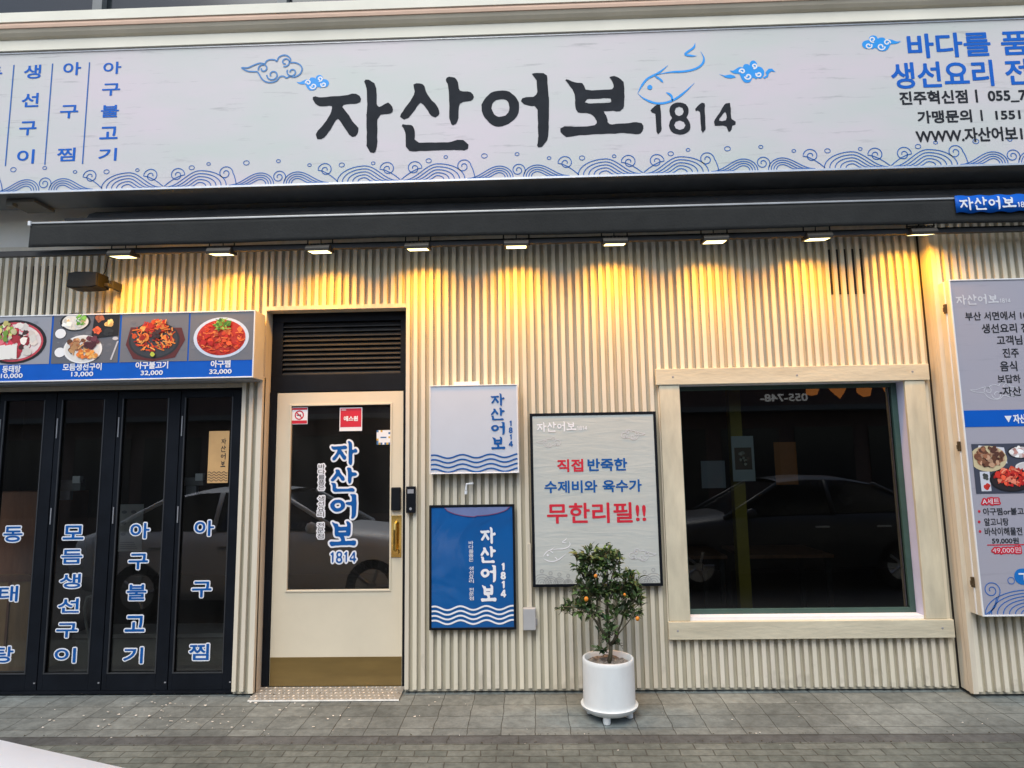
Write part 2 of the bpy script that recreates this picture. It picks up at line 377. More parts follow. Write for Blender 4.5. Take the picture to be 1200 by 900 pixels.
def spiral(cx, cz, r, turns=1.5, start=0.0, sgn=1, n=36, inner=.18):
    return [(cx+r*(1-(1-inner)*t/n)*math.cos(start+sgn*2*math.pi*turns*t/n), cz+r*(1-(1-inner)*t/n)*math.sin(start+sgn*2*math.pi*turns*t/n)) for t in range(n+1)]
def wave_motif(mb, x, z, u, y, wd, bubbles=True):
    """one 280-unit repeat of the wave border; u = metres per unit"""
    def P(l, mirror=None):
        if mirror is not None: l = [(2*mirror-a, b) for a, b in l]
        mb.ribbon([(x+a*u, z+max(b, 0)*u) for a, b in l], wd, y)
    def hump(x0, xp, x1, h, n, mir=None):
        for k in range(n):
            f = 1-.19*k; xc = xp+2; pts = []
            for i in range(13):
                t = math.pi/2*i/12; pts.append((xc+(x0-xc)*f*math.cos(t), h*f*math.sin(t)))
            for i in range(1, 17):
                t = i/16; pts.append((xc+(x1-xc)*(f*t if k else t), h*f*(.5+.5*math.cos(math.pi*t))**1.1))
            P(pts, mir)
    def curl(cx, cz, r, tail, mir=None):
        P([tail]+[((tail[0]*(1-t)+(cx-r*.98)*t), tail[1]*(1-t)**1.6+cz*(1-(1-t)**1.6)) for t in (.25, .5, .75)]+spiral(cx, cz, r, 1.55, math.pi, -1), mir)
    for mir in (None, 74.5):
        hump(0, 30, 72, 19, 5, mir); curl(59, 14.5, 9.2, (74, 1), mir)
    for mir in (None, 211):
        hump(205, 187, 152, 14, 4, mir); curl(2*211-266+3.5, 15, 9, (146, .5), 153.5 if mir is None else None) if mir is None else curl(266, 15.5, 9, (281, .5))
    P(spiral(211, 8.5, 8.5, 1.7, -math.pi*.2, 1))
    if bubbles:
        for bx, bz, br in ((5, 21, 3.2), (42, 22, 2.2), (107, 23, 3.2), (127, 27, 2.2), (172, 27, 3.4), (210, 28, 2.4), (247, 22, 2.2)):
            mb.ribbon([(x+(bx+br*math.cos(a*.5236))*u, z+(bz+br*.8*math.sin(a*.5236))*u) for a in range(12)], wd*.8, y, closed=True)

def cloud(box, y, mbfill, mbline, wd, flip=False):
    """auspicious cloud: a tail and rolled lobes, with spirals drawn on it"""
    x0, x1, z0, z1 = box
    def T(a, b):
        a = (1-a) if flip else a
        return (x0+a*(x1-x0), z0+b*(z1-z0))
    out = [(.0,.58),(.10,.57),(.20,.66),(.30,.73),(.38,.70),(.41,.80),(.47,.85),(.55,.83),(.58,.78),(.61,.92),(.68,.995),(.75,.97),(.805,.85),(.80,.72),(.87,.71),(.95,.64),(1.0,.48),(.97,.28),(.88,.17),(.80,.20),(.75,.15),(.70,.21),(.64,.20),(.58,.05),(.49,0),(.40,.04),(.33,.18),(.27,.40),(.20,.42),(.10,.45)]
    # round the outline
    pts = []; n = len(out)
    for i in range(n):
        p0, p1, p2, p3 = [Vector(out[(i+k) % n]) for k in (-1, 0, 1, 2)]
        for t in (0, .33, .66):
            q = .5*((2*p1)+(p2-p0)*t+(2*p0-5*p1+4*p2-p3)*t*t+(3*p1-p0-3*p2+p3)*t**3); pts.append(T(q.x, q.y))
    if mbfill is not None: mbfill.poly([pts], y)
    yl = y-.0012
    if mbfill is None: mbline.ribbon(pts, wd, yl, closed=True)
    sx = (x1-x0); sz = (z1-z0)
    for cx, cz, r, st, sg in ((.36, .52, .085, .3, -1), (.52, .28, .10, 0, 1), (.72, .74, .082, 1.2, 1), (.835, .36, .085, -.5, 1)):
        mbline.ribbon([T(cx+(p[0]), cz+p[1]*sx/sz) for p in spiral(0, 0, r, 1.1, st+math.pi, sg*1, 20, .35)], wd, yl)
def fish(mb, T, wd, y):
    def S(pts, n=6):
        out = []; m = len(pts)
        for i in range(m-1):
            p0, p1, p2, p3 = Vector(pts[max(i-1, 0)]), Vector(pts[i]), Vector(pts[i+1]), Vector(pts[min(i+2, m-1)])
            for k in range(n):
                t = k/n; q = .5*((2*p1)+(p2-p0)*t+(2*p0-5*p1+4*p2-p3)*t*t+(3*p1-p0-3*p2+p3)*t**3); out.append(T(q.x, q.y))
        out.append(T(*pts[-1])); mb.ribbon(out, wd, y, taper=True)
    S([(285,243),(215,300),(130,345),(85,395),(48,462)])
    S([(48,462),(100,505),(180,537),(260,537),(345,505),(430,440),(492,380)])
    S([(190,318),(300,297),(420,290),(505,268),(555,230),(565,185),(540,135)])
    S([(497,68),(485,105),(420,155),(465,168),(510,170)])
    S([(180,325),(220,350),(248,378)]); S([(270,455),(310,480),(320,525)])
    c = T(143, 415); r = (T(163, 415)[0]-c[0]); mb.disc(c[0], c[1], r, r, y, 16)

# ================================================================== SETTING
SLOPE = .06; ROAD_Z = -.108
def gz(y): return max(SLOPE*min(y, 0), ROAD_Z)

def tile_mat(name, ca, cb, bw, bh, mortar, sq, off, loc=(0, 0, 0), rough=.8, mcol=(.06, .064, .058)):
    m = bpy.data.materials.new(name); m.use_nodes = True; n = m.node_tree.nodes; L = m.node_tree.links
    p = n['Principled BSDF']; p.inputs['Roughness'].default_value = rough; p.inputs['Specular IOR Level'].default_value = .3
    tc = n.new('ShaderNodeTexCoord'); mp = n.new('ShaderNodeMapping'); mp.inputs['Location'].default_value = loc
    L.new(tc.outputs['Object'], mp.inputs[0])
    wv = n.new('ShaderNodeTexNoise'); wv.inputs['Scale'].default_value = 9; L.new(tc.outputs['Object'], wv.inputs['Vector'])
    va = n.new('ShaderNodeVectorMath'); va.operation = 'MULTIPLY_ADD'; va.inputs[1].default_value = (.024, .022, 0); L.new(wv.outputs['Color'], va.inputs[0]); L.new(mp.outputs[0], va.inputs[2])
    br = n.new('ShaderNodeTexBrick'); br.offset = off; br.squash = 1; br.inputs['Scale'].default_value = 1
    br.inputs['Color1'].default_value = (*ca, 1); br.inputs['Color2'].default_value = (*cb, 1); br.inputs['Mortar'].default_value = (*mcol, 1)
    br.inputs['Mortar Size'].default_value = mortar; br.inputs['Mortar Smooth'].default_value = .35; br.inputs['Brick Width'].default_value = bw; br.inputs['Row Height'].default_value = bh
    L.new(va.outputs[0], br.inputs['Vector'])
    n1 = n.new('ShaderNodeTexNoise'); n1.inputs['Scale'].default_value = 1.3; n1.inputs['Detail'].default_value = 6; L.new(tc.outputs['Object'], n1.inputs['Vector'])
    n2 = n.new('ShaderNodeTexNoise'); n2.inputs['Scale'].default_value = 17; n2.inputs['Detail'].default_value = 8; n2.inputs['Roughness'].default_value = .7; L.new(tc.outputs['Object'], n2.inputs['Vector'])
    r1 = n.new('ShaderNodeMapRange'); r1.inputs[1].default_value = .3; r1.inputs[2].default_value = .7; r1.inputs[3].default_value = .66; r1.inputs[4].default_value = 1.24; L.new(n1.outputs[0], r1.inputs[0])
    r2 = n.new('ShaderNodeMapRange'); r2.inputs[1].default_value = .3; r2.inputs[2].default_value = .7; r2.inputs[3].default_value = .68; r2.inputs[4].default_value = 1.28; L.new(n2.outputs[0], r2.inputs[0])
    mu = n.new('ShaderNodeMath'); mu.operation = 'MULTIPLY'; L.new(r1.outputs[0], mu.inputs[0]); L.new(r2.outputs[0], mu.inputs[1])
    vm = n.new('ShaderNodeVectorMath'); vm.operation = 'SCALE'; L.new(br.outputs['Color'], vm.inputs[0]); L.new(mu.outputs[0], vm.inputs['Scale'])
    L.new(vm.outputs[0], p.inputs['Base Color'])
    bp = n.new('ShaderNodeBump'); bp.inputs['Strength'].default_value = .5; bp.inputs['Distance'].default_value = .012
    ad = n.new('ShaderNodeMath'); ad.operation = 'SUBTRACT'; sc = n.new('ShaderNodeMath'); sc.operation = 'MULTIPLY'; sc.inputs[1].default_value = .25; L.new(n2.outputs[0], sc.inputs[0])
    L.new(sc.outputs[0], ad.inputs[0]); L.new(br.outputs['Fac'], ad.inputs[1]); L.new(ad.outputs[0], bp.inputs['Height']); L.new(bp.outputs[0], p.inputs['Normal'])
    return m
M_tile = tile_mat('grey paving tile', (.128, .150, .148), (.175, .201, .196), .2115, .172, .003, 1, 0.0, (-.005, .0, 0))
M_kerb = tile_mat('dark edging stone', (.08, .088, .09), (.10, .11, .112), .42, .30, .004, 1, 0.0, (.1, .92, 0))
M_brick = tile_mat('brown block paving', (.110, .130, .119), (.148, .169, .155), .19, .068, .004, 1, .5, (.03, .04, 0), mcol=(.072, .076, .066))
M_asph = mat('road surface', (.055, .055, .055), .9, var=.2, scale=14, bump=.3, bscale=60)

def strip(name, y0, y1, m, x0=-24, x1=24, lift=0.0):
    b = MB(); b.quad((x0, y0, gz(y0)+lift), (x1, y0, gz(y0)+lift), (x1, y1, gz(y1)+lift), (x0, y1, gz(y1)+lift))
    return tagp(b.build(name, m), kind='structure')
strip('pavement', -.62, .3, M_tile)
strip('kerb', -.722, -.62, M_kerb)
strip('paving', -1.8, -.722, M_brick)
b = MB(); b.quad((-24, -12.1, ROAD_Z), (24, -12.1, ROAD_Z), (24, -1.8, ROAD_Z), (-24, -1.8, ROAD_Z)); tagp(b.build('road', M_asph), kind='structure')
b = MB(); b.quad((-150, -150, -.16), (150, -150, -.16), (150, 150, -.16), (-150, 150, -.16)); tagp(b.build('ground', M_asph), kind='structure')

# ------------------------------------------------------------------ the shop building
shop = thing('shop_building', 'restaurant front clad in cream vertical slats with black folding doors and a wide window', 'building', (0, 0, 0))
PITCH_S, SW, SD = .0585, .0285, .029
def slats(name, spans, y, xs0, parent=shop, vents=(), boards=(), zb=.022):
    """spans: list of (x0, x1, [(z0, z1), ...]); narrow uprights on a backing board"""
    b = MB()
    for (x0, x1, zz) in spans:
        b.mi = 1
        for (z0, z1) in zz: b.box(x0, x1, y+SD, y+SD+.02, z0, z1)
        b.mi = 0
        k0 = math.ceil((x0-xs0)/PITCH_S-1e-6)
        k = k0
        while xs0+k*PITCH_S+SW <= x1+1e-6:
            xa = xs0+k*PITCH_S+rnd.uniform(-.0012, .0012); j = rnd.uniform(-.0012, .0012)
            v = rnd.uniform(.90, 1.06); b.col = (v, v*rnd.uniform(.985, 1.0), v*rnd.uniform(.96, 1.0))
            for (z0, z1) in zz:
                zc = z0+(zb+rnd.uniform(-.004, .004) if z0 < .01 else 0)
                n = len(b.v)
                b.box(xa, xa+SW, y+j, y+SD-.001, zc, z1)
            k += 1
    b.col = (1, 1, .999)
    for (x0, x1, z0, z1) in boards: b.box(x0, x1, y-.004, y+SD+.018, z0, z1)
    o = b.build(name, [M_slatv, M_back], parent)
    return o
TOP = 3.300
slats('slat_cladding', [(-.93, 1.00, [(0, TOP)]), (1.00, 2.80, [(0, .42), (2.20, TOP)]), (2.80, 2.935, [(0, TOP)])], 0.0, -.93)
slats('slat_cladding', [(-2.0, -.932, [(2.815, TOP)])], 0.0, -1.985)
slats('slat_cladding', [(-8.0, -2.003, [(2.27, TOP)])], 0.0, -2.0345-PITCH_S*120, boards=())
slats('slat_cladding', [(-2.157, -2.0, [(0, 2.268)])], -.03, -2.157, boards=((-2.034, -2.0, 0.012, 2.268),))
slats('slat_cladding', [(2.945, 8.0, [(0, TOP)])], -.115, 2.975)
# flank boards where the right hand part steps forward
b = MB(); b.box(2.937, 2.972, -.119, -.075, .012, TOP); b.box(2.94, 2.972, -.068, -.038, .012, TOP); b.box(2.945, 2.97, -.074, -.069, .012, TOP); b.box(2.945, 2.97, -.037, .02, .012, TOP)
b.build('corner_board', M_slat, shop)
# black gaps of the ventilation openings behind the slats
for (x0, x1, z0, z1) in (rect(966, 292, 1013, 345, SD), rect(18, 312, 74, 371, SD)):
    b = MB(); b.wall(x0, x1, z0, z1, SD-.002)
    o = b.build('ventilation_opening', M_blackmat, shop)
# header trim above the entrance, jambs
b = MB(); b.box(-2.003, -.93, -.012, .10, 2.782, 2.8145); b.build('door_header', M_slat, shop, .002)
b = MB(); b.box(-2.03, -2.0, -.0, .16, 0.0, 2.782); b.build('door_jamb', M_slat, shop)
b = MB(); b.box(-.931, -.91, .03, .16, 0.0, 2.81); b.build('door_jamb', M_slat, shop)
# header above the folding doors
b = MB(); b.box(-8, -2.157, -.02, .05, 2.198, 2.228); b.box(-8, -2.157, -.005, .05, 2.229, 2.262); b.build('door_header', M_slat, shop, .002)
# upper plaster wall, cornice, upper storey
b = MB(); b.box(-8, 8, -.006, .25, 3.302, 3.338); b.build('head_board', M_slat, shop)
b = MB(); b.box(-8, 8, .0, .25, 3.34, 4.75); b.build('wall', M_greyplaster, shop)
b = MB(); b.box(-8, 8, -.42, 0, 4.702, 4.783); b.build('cornice', M_plaster, shop)
b = MB(); b.xprism([(0, 4.785), (-.42, 4.785), (-.44, 4.796), (-.458, 4.815), (-.47, 4.838), (0, 4.838)], -8, 8); b.build('cornice_cove', M_tan, shop)
b = MB(); b.xprism([(0, 4.840), (-.478, 4.840), (-.482, 4.860), (-.478, 4.880), (0, 4.880)], -8, 8); b.build('cornice_band', M_peach, shop)
b = MB(); b.xprism([(.1, 4.882), (-.488, 4.882), (-.488, 4.957), (-.45, 4.975), (.1, 4.99)], -8, 8); b.build('cornice_top', M_plaster, shop)
M_upglass = mat('dark upper window', (.022, .028, .032), .12, var=.2, scale=1)
for i in range(-5, 5):
    x0 = i*1.55-.43
    b = MB(); b.box(x0+.04, x0+1.51, .11, .13, 5.0, 6.9); o = b.build('window', M_upglass, shop)
    b = MB(); b.box(x0-.04, x0+.04, .05, .16, 4.995, 6.9); b.build('window_mullion', mat('grey mullion', (.16, .17, .17), .5) if i == -5 else bpy.data.materials['grey mullion'], o)
b = MB(); b.box(-8, 8, .0, .3, 6.9, 8.2); b.box(-8, 8, .3, 8, 8.1, 8.2); b.build('parapet', M_plaster, shop)
# the dining room behind the glass
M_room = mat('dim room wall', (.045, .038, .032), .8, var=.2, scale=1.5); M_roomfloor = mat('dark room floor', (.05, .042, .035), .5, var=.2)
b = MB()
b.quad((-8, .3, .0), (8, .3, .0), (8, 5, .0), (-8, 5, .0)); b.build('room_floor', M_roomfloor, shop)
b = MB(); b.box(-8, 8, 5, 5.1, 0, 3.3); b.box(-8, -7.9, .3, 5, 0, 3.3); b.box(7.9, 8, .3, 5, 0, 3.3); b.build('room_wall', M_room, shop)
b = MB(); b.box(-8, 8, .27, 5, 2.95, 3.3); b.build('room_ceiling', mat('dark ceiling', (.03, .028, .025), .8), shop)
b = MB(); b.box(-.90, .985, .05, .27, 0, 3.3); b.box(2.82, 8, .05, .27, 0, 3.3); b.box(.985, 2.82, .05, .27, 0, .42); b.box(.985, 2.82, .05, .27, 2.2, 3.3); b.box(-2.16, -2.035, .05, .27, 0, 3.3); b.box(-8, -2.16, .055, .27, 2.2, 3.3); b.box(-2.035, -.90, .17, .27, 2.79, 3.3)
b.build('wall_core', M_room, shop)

# ------------------------------------------------------------------ show window
W0, W1, Z0w, Z1w = 1.095, 2.722, .497, 2.148
win = MB()
win.box(.925, 2.90, -.036, -.002, 2.150, 2.270); wo = win.build('show_window', M_board, shop, .004); tagp(wo, 'wide shop window in a broad pale wood surround')
b = MB(); b.box(.937, 2.902, -.040, -.002, .354, .476); b.build('sill_board', M_board, wo, .004)
b = MB(); b.box(.948, 1.095, -.028, -.002, .478, 2.148); b.build('side_board', M_boardv, wo, .003)
b = MB(); b.box(2.722, 2.866, -.028, -.002, .478, 2.148); b.build('side_board', M_boardv, wo, .003)
for (sx_, sz_) in ((1.05, 2.21), (1.95, 2.205), (2.78, 2.215), (1.0, .415), (2.82, .42)):
    b = MB(); b.lathe([(.0001, -.002), (.006, -.002), (.008, .0)], (sx_, -.0362 if sz_ > 1 else -.0402, sz_), 10, 'Y'); b.build('screw', M_softgrey, wo)
M_reveal = mat('pale lavender reveal', (.56, .56, .72), .5, var=.06); M_green = mat('green window frame', (.035, .075, .062), .4, var=.15)
b = MB(); b.box(2.7235, 2.80, -.0015, .125, .478, 2.148); b.build('reveal', M_reveal, wo)
b = MB(); b.box(1.02, 1.0935, -.0015, .125, .478, 2.148); b.build('reveal', M_reveal, wo)
b = MB(); b.box(1.095, 2.722, -.0015, .125, .44, .497); b.build('window_sill', M_print_white, wo)
b = MB(); b.box(1.095, 2.722, -.0015, .125, 2.149, 2.19); b.build('reveal', M_print_white, wo)
b = MB(); y0, y1 = .085, .12
b.box(1.095, 1.125, y0, y1, .4975, 2.148); b.box(2.682, 2.7225, y0, y1, .4975, 2.148); b.box(1.1252, 2.6818, y0, y1, .4975, .532); b.box(1.1252, 2.6818, y0, y1, 2.118, 2.148)
b.build('window_frame', M_green, wo, .003)
b = MB(); b.wall(1.124, 2.683, .531, 2.119, .105); b.build('glass', M_winglass, wo)

# ------------------------------------------------------------------ entrance door
DY = .11
dl0, dl1 = -1.942, -.970
lv = MB(); fx0, fx1 = -1.998, -.934
lv.box(fx0, fx1, DY, DY+.05, 2.715, 2.781); lv.box(fx0, fx0+.085, DY, DY+.05, 2.30, 2.7148); lv.box(fx1-.06, fx1, DY, DY+.05, 2.30, 2.7148); lv.box(fx0, fx1, DY, DY+.05, 2.168, 2.2998)
lo = lv.build('louvre_panel', M_black, shop, .002); tagp(lo, 'black slatted louvre panel above the cream door')
b = MB()
for i in range(11):
    z = 2.305+i*.0372
    b.quad((fx0+.085, DY+.008, z), (fx1-.06, DY+.008, z), (fx1-.06, DY+.034, z+.034), (fx0+.085, DY+.034, z+.034))
    b.box(fx0+.085, fx1-.06, DY+.003, DY+.009, z-.004, z+.003)
b.build('louvre', M_blackmat, lo)
b = MB(); b.wall(fx0+.08, fx1-.05, 2.295, 2.72, DY+.045); b.build('louvre_back', M_blackmat, lo)
b = MB(); b.box(fx0, dl0-.004, DY-.01, DY+.05, 0.0, 2.167); b.box(dl1+.004, fx1, DY-.004, DY+.05, 0.0, 2.167); b.build('door_frame', M_black, shop, .002)
S_ = (4.729+DY)/4.729
def drect(a, b_, c, d): return rect(a, b_, c, d, DY)
gx0, gx1, gz0, gz1 = -1.830, -1.068, .690, 2.058
d = MB()
d.box(dl0, gx0, DY, DY+.04, .012, 2.160); d.box(gx1, dl1, DY, DY+.04, .012, 2.160); d.box(gx0, gx1, DY, DY+.04, gz1, 2.160); d.box(gx0, gx1, DY, DY+.04, .012, gz0)
door = d.build('entrance_door', M_door, shop); tagp(door, 'cream entrance door with dark glass and bronze kick plate')
b = MB()
for (x0, x1, z0, z1) in ((gx0-.014, gx0, gz0-.014, gz1+.014), (gx1, gx1+.014, gz0-.014, gz1+.014), (gx0, gx1, gz1, gz1+.014), (gx0, gx1, gz0-.014, gz0)): b.box(x0, x1, DY-.006, DY+.002, z0, z1)
b.build('glazing_bead', M_door, door, .002)
b = MB(); b.wall(gx0-.002, gx1+.002, gz0-.002, gz1+.002, DY+.015); b.build('glass', M_doorglass, door)
b = MB(); b.box(dl0+.002, dl1-.002, DY-.003, DY+.001, .013, .215); b.build('kick_plate', M_brassplate, door, .001)
x0, x1, z0, z1 = drect(459, 571, 470, 598)
b = MB(); b.box(x0, x1, DY-.028, DY, z0, z1); b.build('keypad_lock', M_black, door, .006)
x0, x1, z0, z1 = drect(458.5, 604, 470.5, 653)
b = MB(); b.box(x0, x1, DY-.005, DY+.001, z0, z1)
xc = (x0+x1)/2; b.tube([(xc, DY-.004, z1-.05), (xc, DY-.05, z1-.06), (xc, DY-.06, z1-.10), (xc, DY-.06, z0+.10), (xc, DY-.05, z0+.06), (xc, DY-.004, z0+.05)], .011, 10)
b.add([], []); b.lathe([(.0, 0), (.022, 0), (.022, .02), (0, .02)], (xc, DY-.028, z0+.04), 16, 'Y')
b.build('handle', M_brass, door)
yl = DY+.010
vb = drect(387, 517, 417.5, 643)
b = MB(); name_vertical(b, vb, yl, .0155, .90); bx = drect(385, 645, 419, 662); digits(b, (bx[0]+.012, bx[1]-.012, bx[2]+.012, bx[3]-.008), yl-.0008, .011)
b.build('lettering_outline', M_print_white, door)
b = MB(); name_vertical(b, vb, yl-.002, .0015, .90); digits(b, (bx[0]+.012, bx[1]-.012, bx[2]+.012, bx[3]-.008), yl-.0028); b.build('lettering', M_navy, door)
sx = drect(371, 544, 380.5, 632)
words_ = '바다를품은 생선요리 전문점'
b = MB(); b2 = MB(); cx = (sx[0]+sx[1])/2
def tiny_column(mb, cx, ztop, zbot, wd, y, bold=.02, grow=0.0, chars=words_):
    st = (ztop-zbot)/len(chars)
    for i, c in enumerate(chars):
        if c != ' ': put_text(mb, c, (cx-wd/2, cx+wd/2, ztop-(i+.86)*st, ztop-i*st), y, bold, grow)
tiny_column(b, cx, sx[3], sx[2], sx[1]-sx[0]-.012, yl, .03, .009); b.build('small_lettering_outline', M_print_white, door)
tiny_column(b2, cx, sx[3], sx[2], sx[1]-sx[0]-.012, yl-.002, .0); b2.build('small_lettering', M_ink, door)
# stickers on the glass
r = drect(340.5, 477, 360, 497); b = MB(); b.mi = 0; b.wall(*r, yl); w_, h_ = r[1]-r[0], r[3]-r[2]
b.mi = 1; b.wall(r[0]+.004, r[1]-.004, r[2]+.004, r[2]+h_*.22, yl-.001); b.wall(r[0]+.004, r[1]-.004, r[3]-h_*.16, r[3]-.006, yl-.001)
cxx, czz = (r[0]+r[1])/2, r[2]+h_*.53
b.ribbon([(cxx+.032*math.cos(a*.3927), czz+.032*math.sin(a*.3927)) for a in range(16)], .009, yl-.001, True); b.ribbon([(cxx-.022, czz+.022), (cxx+.022, czz-.022)], .008, yl-.0015)
b.mi = 2; b.wall(cxx-.020, cxx+.014, czz-.004, czz+.005, yl-.0012)
b.build('no_smoking_sticker', [M_print_white, M_red, M_ink], door)
r = drect(397.5, 477.5, 424, 505); b = MB(); b.mi = 0; b.wall(*r, yl); b.mi = 1; h_ = r[3]-r[2]; b.wall(r[0]+.006, r[1]-.006, r[2]+h_*.17, r[3]-.006, yl-.001)
b.mi = 0; c_ = (r[0]+r[1])/2; put_text(b, '에스원', (c_-.055, c_+.055, r[2]+h_*.42, r[2]+h_*.64), yl-.002, .04); b.wall(r[0]+.014, r[0]+.05, r[3]-.02, r[3]-.015, yl-.002)
b.build('security_sticker', [M_print_white, M_red], door)
r = drect(441, 504, 457, 521); b = MB(); w_ = (r[1]-r[0])/7; h_ = (r[3]-r[2])/7
for i in range(7):
    for j in range(7):
        b.mi = rnd.choice([0, 1, 2, 2]) if (i in (0, 6) or j in (0, 6)) else 2
        b.wall(r[0]+i*w_, r[0]+(i+1)*w_, r[2]+j*h_, r[2]+(j+1)*h_, yl)
b.mi = 1; b.wall(r[0]+2*w_, r[1]-2*w_, r[2]+3.2*h_, r[2]+3.8*h_, yl-.001)
b.build('card_sticker', [mat('yellow print', (.65, .42, .05)), mat('blue print', (.05, .16, .35)), M_print_white], door)
# reader on the slats beside the door
r = rect(476, 570, 487, 601, -.02); b = MB(); b.box(r[0], r[1], -.032, -.003, r[2], r[3]); b.mi = 1; b.wall(r[0]+.012, r[1]-.012, r[3]-.05, r[3]-.02, -.0335); b.disc((r[0]+r[1])/2, r[2]+.03, .010, .010, -.0335, 12)
kp = b.build('card_reader', [M_black, M_softgrey], None, .004); tagp(kp, 'slim black card reader on the slats right of the door handle', 'card reader')

# threshold
def chequer_mat():
    m = bpy.data.materials.new('chequer plate'); m.use_nodes = True; n = m.node_tree.nodes; L = m.node_tree.links; p = n['Principled BSDF']
    p.inputs['Metallic'].default_value = .6; p.inputs['Roughness'].default_value = .42
    tc = n.new('ShaderNodeTexCoord'); nz = n.new('ShaderNodeTexNoise'); nz.inputs['Scale'].default_value = 30; L.new(tc.outputs['Object'], nz.inputs['Vector'])
    rp = n.new('ShaderNodeValToRGB'); rp.color_ramp.elements[0].color = (.33, .32, .30, 1); rp.color_ramp.elements[1].color = (.60, .59, .56, 1); L.new(nz.outputs[0], rp.inputs[0]); L.new(rp.outputs[0], p.inputs['Base Color'])
    return m
th = thing('threshold_plate', 'aluminium chequer plate step on the pavement under the cream door', 'threshold', (-1.46, 0, 0))
b = MB(); b.quad((-2.0, -.115, -.003), (-.945, -.115, -.003), (-.945, .10, .012), (-2.0, .10, .012)); b.quad((-2.0, -.12, -.012), (-.945, -.12, -.012), (-.945, -.115, -.003), (-2.0, -.115, -.003)); b.quad((-.945,-.115,-.003),(-.945,-.115,-.02),(-.945,.1,-.02),(-.945,.1,.012)); b.quad((-2,-.115,-.02),(-2,-.115,-.003),(-2,.1,.012),(-2,.1,-.02)); b.build('plate', mat('worn aluminium sheet', (.40, .40, .375), .5, metal=.55, var=.2, scale=20), th)
b = MB(); M_ch = mat('bright tread', (.56, .56, .53), .4, metal=.45, var=.15, scale=20)
for i in range(32):
    for j in range(5):
        x = -1.985+i*.0335+(.0167 if j % 2 else 0); y = -.098+j*.046; z = -.003+(y+.115)/.215*.015
        a = .62 if (i+j) % 2 else -.62
        dx, dy = .0135*math.cos(a), .0135*math.sin(a); nx, ny = -.0045*math.sin(a), .0045*math.cos(a)
        if x > -.965: continue
        P = [(x-dx, y-dy, z), (x+nx, y+ny, z+.001), (x+dx, y+dy, z+.001), (x-nx, y-ny, z)]
        b.add(P+[(x, y, z+.004)], [(0, 3, 4), (3, 2, 4), (2, 1, 4), (1, 0, 4)])
b.build('tread_pattern', M_ch, th)

# ------------------------------------------------------------------ folding doors
FY = .02
edges = [rect(-97, 470, -95, 790, FY)[0], at(-14, 640, FY).x, at(54.5, 640, FY).x, at(128, 640, FY).x, at(204, 640, FY).x, at(280, 640, FY).x]
FT, FB = 2.185, .02
b = MB(); b.box(-8, -2.157, FY-.012, FY+.06, FT+.002, 2.2); b.box(-8, -2.157, FY-.012, FY+.06, .0, .019); b.box(-2.172, -2.157, FY-.012, FY+.06, .02, FT); b.build('door_frame', M_black, shop)
leaf_words = [None, '동태탕', '모듬생선구이', '아구불고기', '아구찜']
leaf_lab = ['black folding door leaf at the left end', 'black folding door leaf lettered with three blue characters from dong', 'black folding door leaf lettered with six blue characters', 'black folding door leaf lettered with five blue characters', 'black folding door leaf nearest the cream door with tan paper']
pan = []
cols = [None, ((13.5, 626), (6, 767), 23), ((82.5, 624), (80, 768), 25), ((160, 622), (160, 768), 23), ((240, 619), (232.5, 764), 23)]
panes = [(-85, -30), (-8, 41), (61, 113), (134, 190), (209, 267)]
for i in range(5):
    x0, x1 = edges[i]+.003, edges[i+1]-.003
    if i == 4: x1 = -2.175
    p0 = at(panes[i][0], 640, FY).x; p1 = at(panes[i][1], 640, FY).x
    zb_, zt_ = .135, 2.13
    b = MB(); b.box(x0, p0, FY, FY+.045, FB, FT); b.box(p1, x1, FY, FY+.045, FB, FT); b.box(p0, p1, FY, FY+.045, FB, zb_); b.box(p0, p1, FY, FY+.045, zt_, FT)
    o = b.build('folding_door', M_black, shop, .002); tagp(o, leaf_lab[i]); pan.append(o)
    b = MB(); b.wall(p0-.002, p1+.002, zb_-.002, zt_+.002, FY+.02); b.build('glass', M_glass, o)
    b = MB()
    for (a0, a1, c0, c1) in ((p0, p0+.008, zb_, zt_), (p1-.008, p1, zb_, zt_), (p0+.008, p1-.008, zb_, zb_+.008)): b.box(a0, a1, FY-.003, FY+.006, c0, c1)
    b.build('glazing_bead', mat('grey bead', (.035, .038, .042), .4) if i == 0 else bpy.data.materials['grey bead'], o)
    if i >= 1:
        (ax, ay), (cx_, cy_), wpx = cols[i]; A = at(ax, ay, FY+.015); Bp = at(cx_, cy_, FY+.015); wd = wpx/F_PX*4.75*1.0
        hh = .102 if i == 2 else .112
        ch = leaf_words[i]; b1, b2 = MB(), MB(); n = len(ch)
        for k, c in enumerate(ch):
            t = k/(n-1); xx = (A.x+Bp.x)/2; zz = A.z+(Bp.z-A.z)*t; bx = (xx-wd/2, xx+wd/2, zz-hh/2, zz+hh/2)
            put_text(b1, c, bx, FY+.016, .022, .0085); put_text(b2, c, bx, FY+.0145, .022)
        b1.build('lettering_outline', M_print_white, o); b2.build('lettering', M_navy, o)
    # small hardware
    b = MB(); b.box(x0+.012, x0+.018, FY-.006, FY, 1.20, 1.32); b.box(x0+.012, x0+.018, FY-.006, FY, 1.84, 1.99); b.box(x1-.02, x1-.008, FY-.004, FY, .07, .078); b.build('hinge', M_softgrey, o)
r = rect(243, 505, 267, 566, FY); M_tan_paper = mat('tan paper', (.60, .36, .15), .8, var=.08)
b = MB(); b.mi = 0; b.wall(r[0], r[1], r[2], r[3], FY+.012); b.mi = 1; w_ = r[1]-r[0]; h_ = r[3]-r[2]
name_vertical(b, (r[0]+w_*.62, r[0]+w_*.86, r[2]+h_*.28, r[2]+h_*.86), FY+.011)
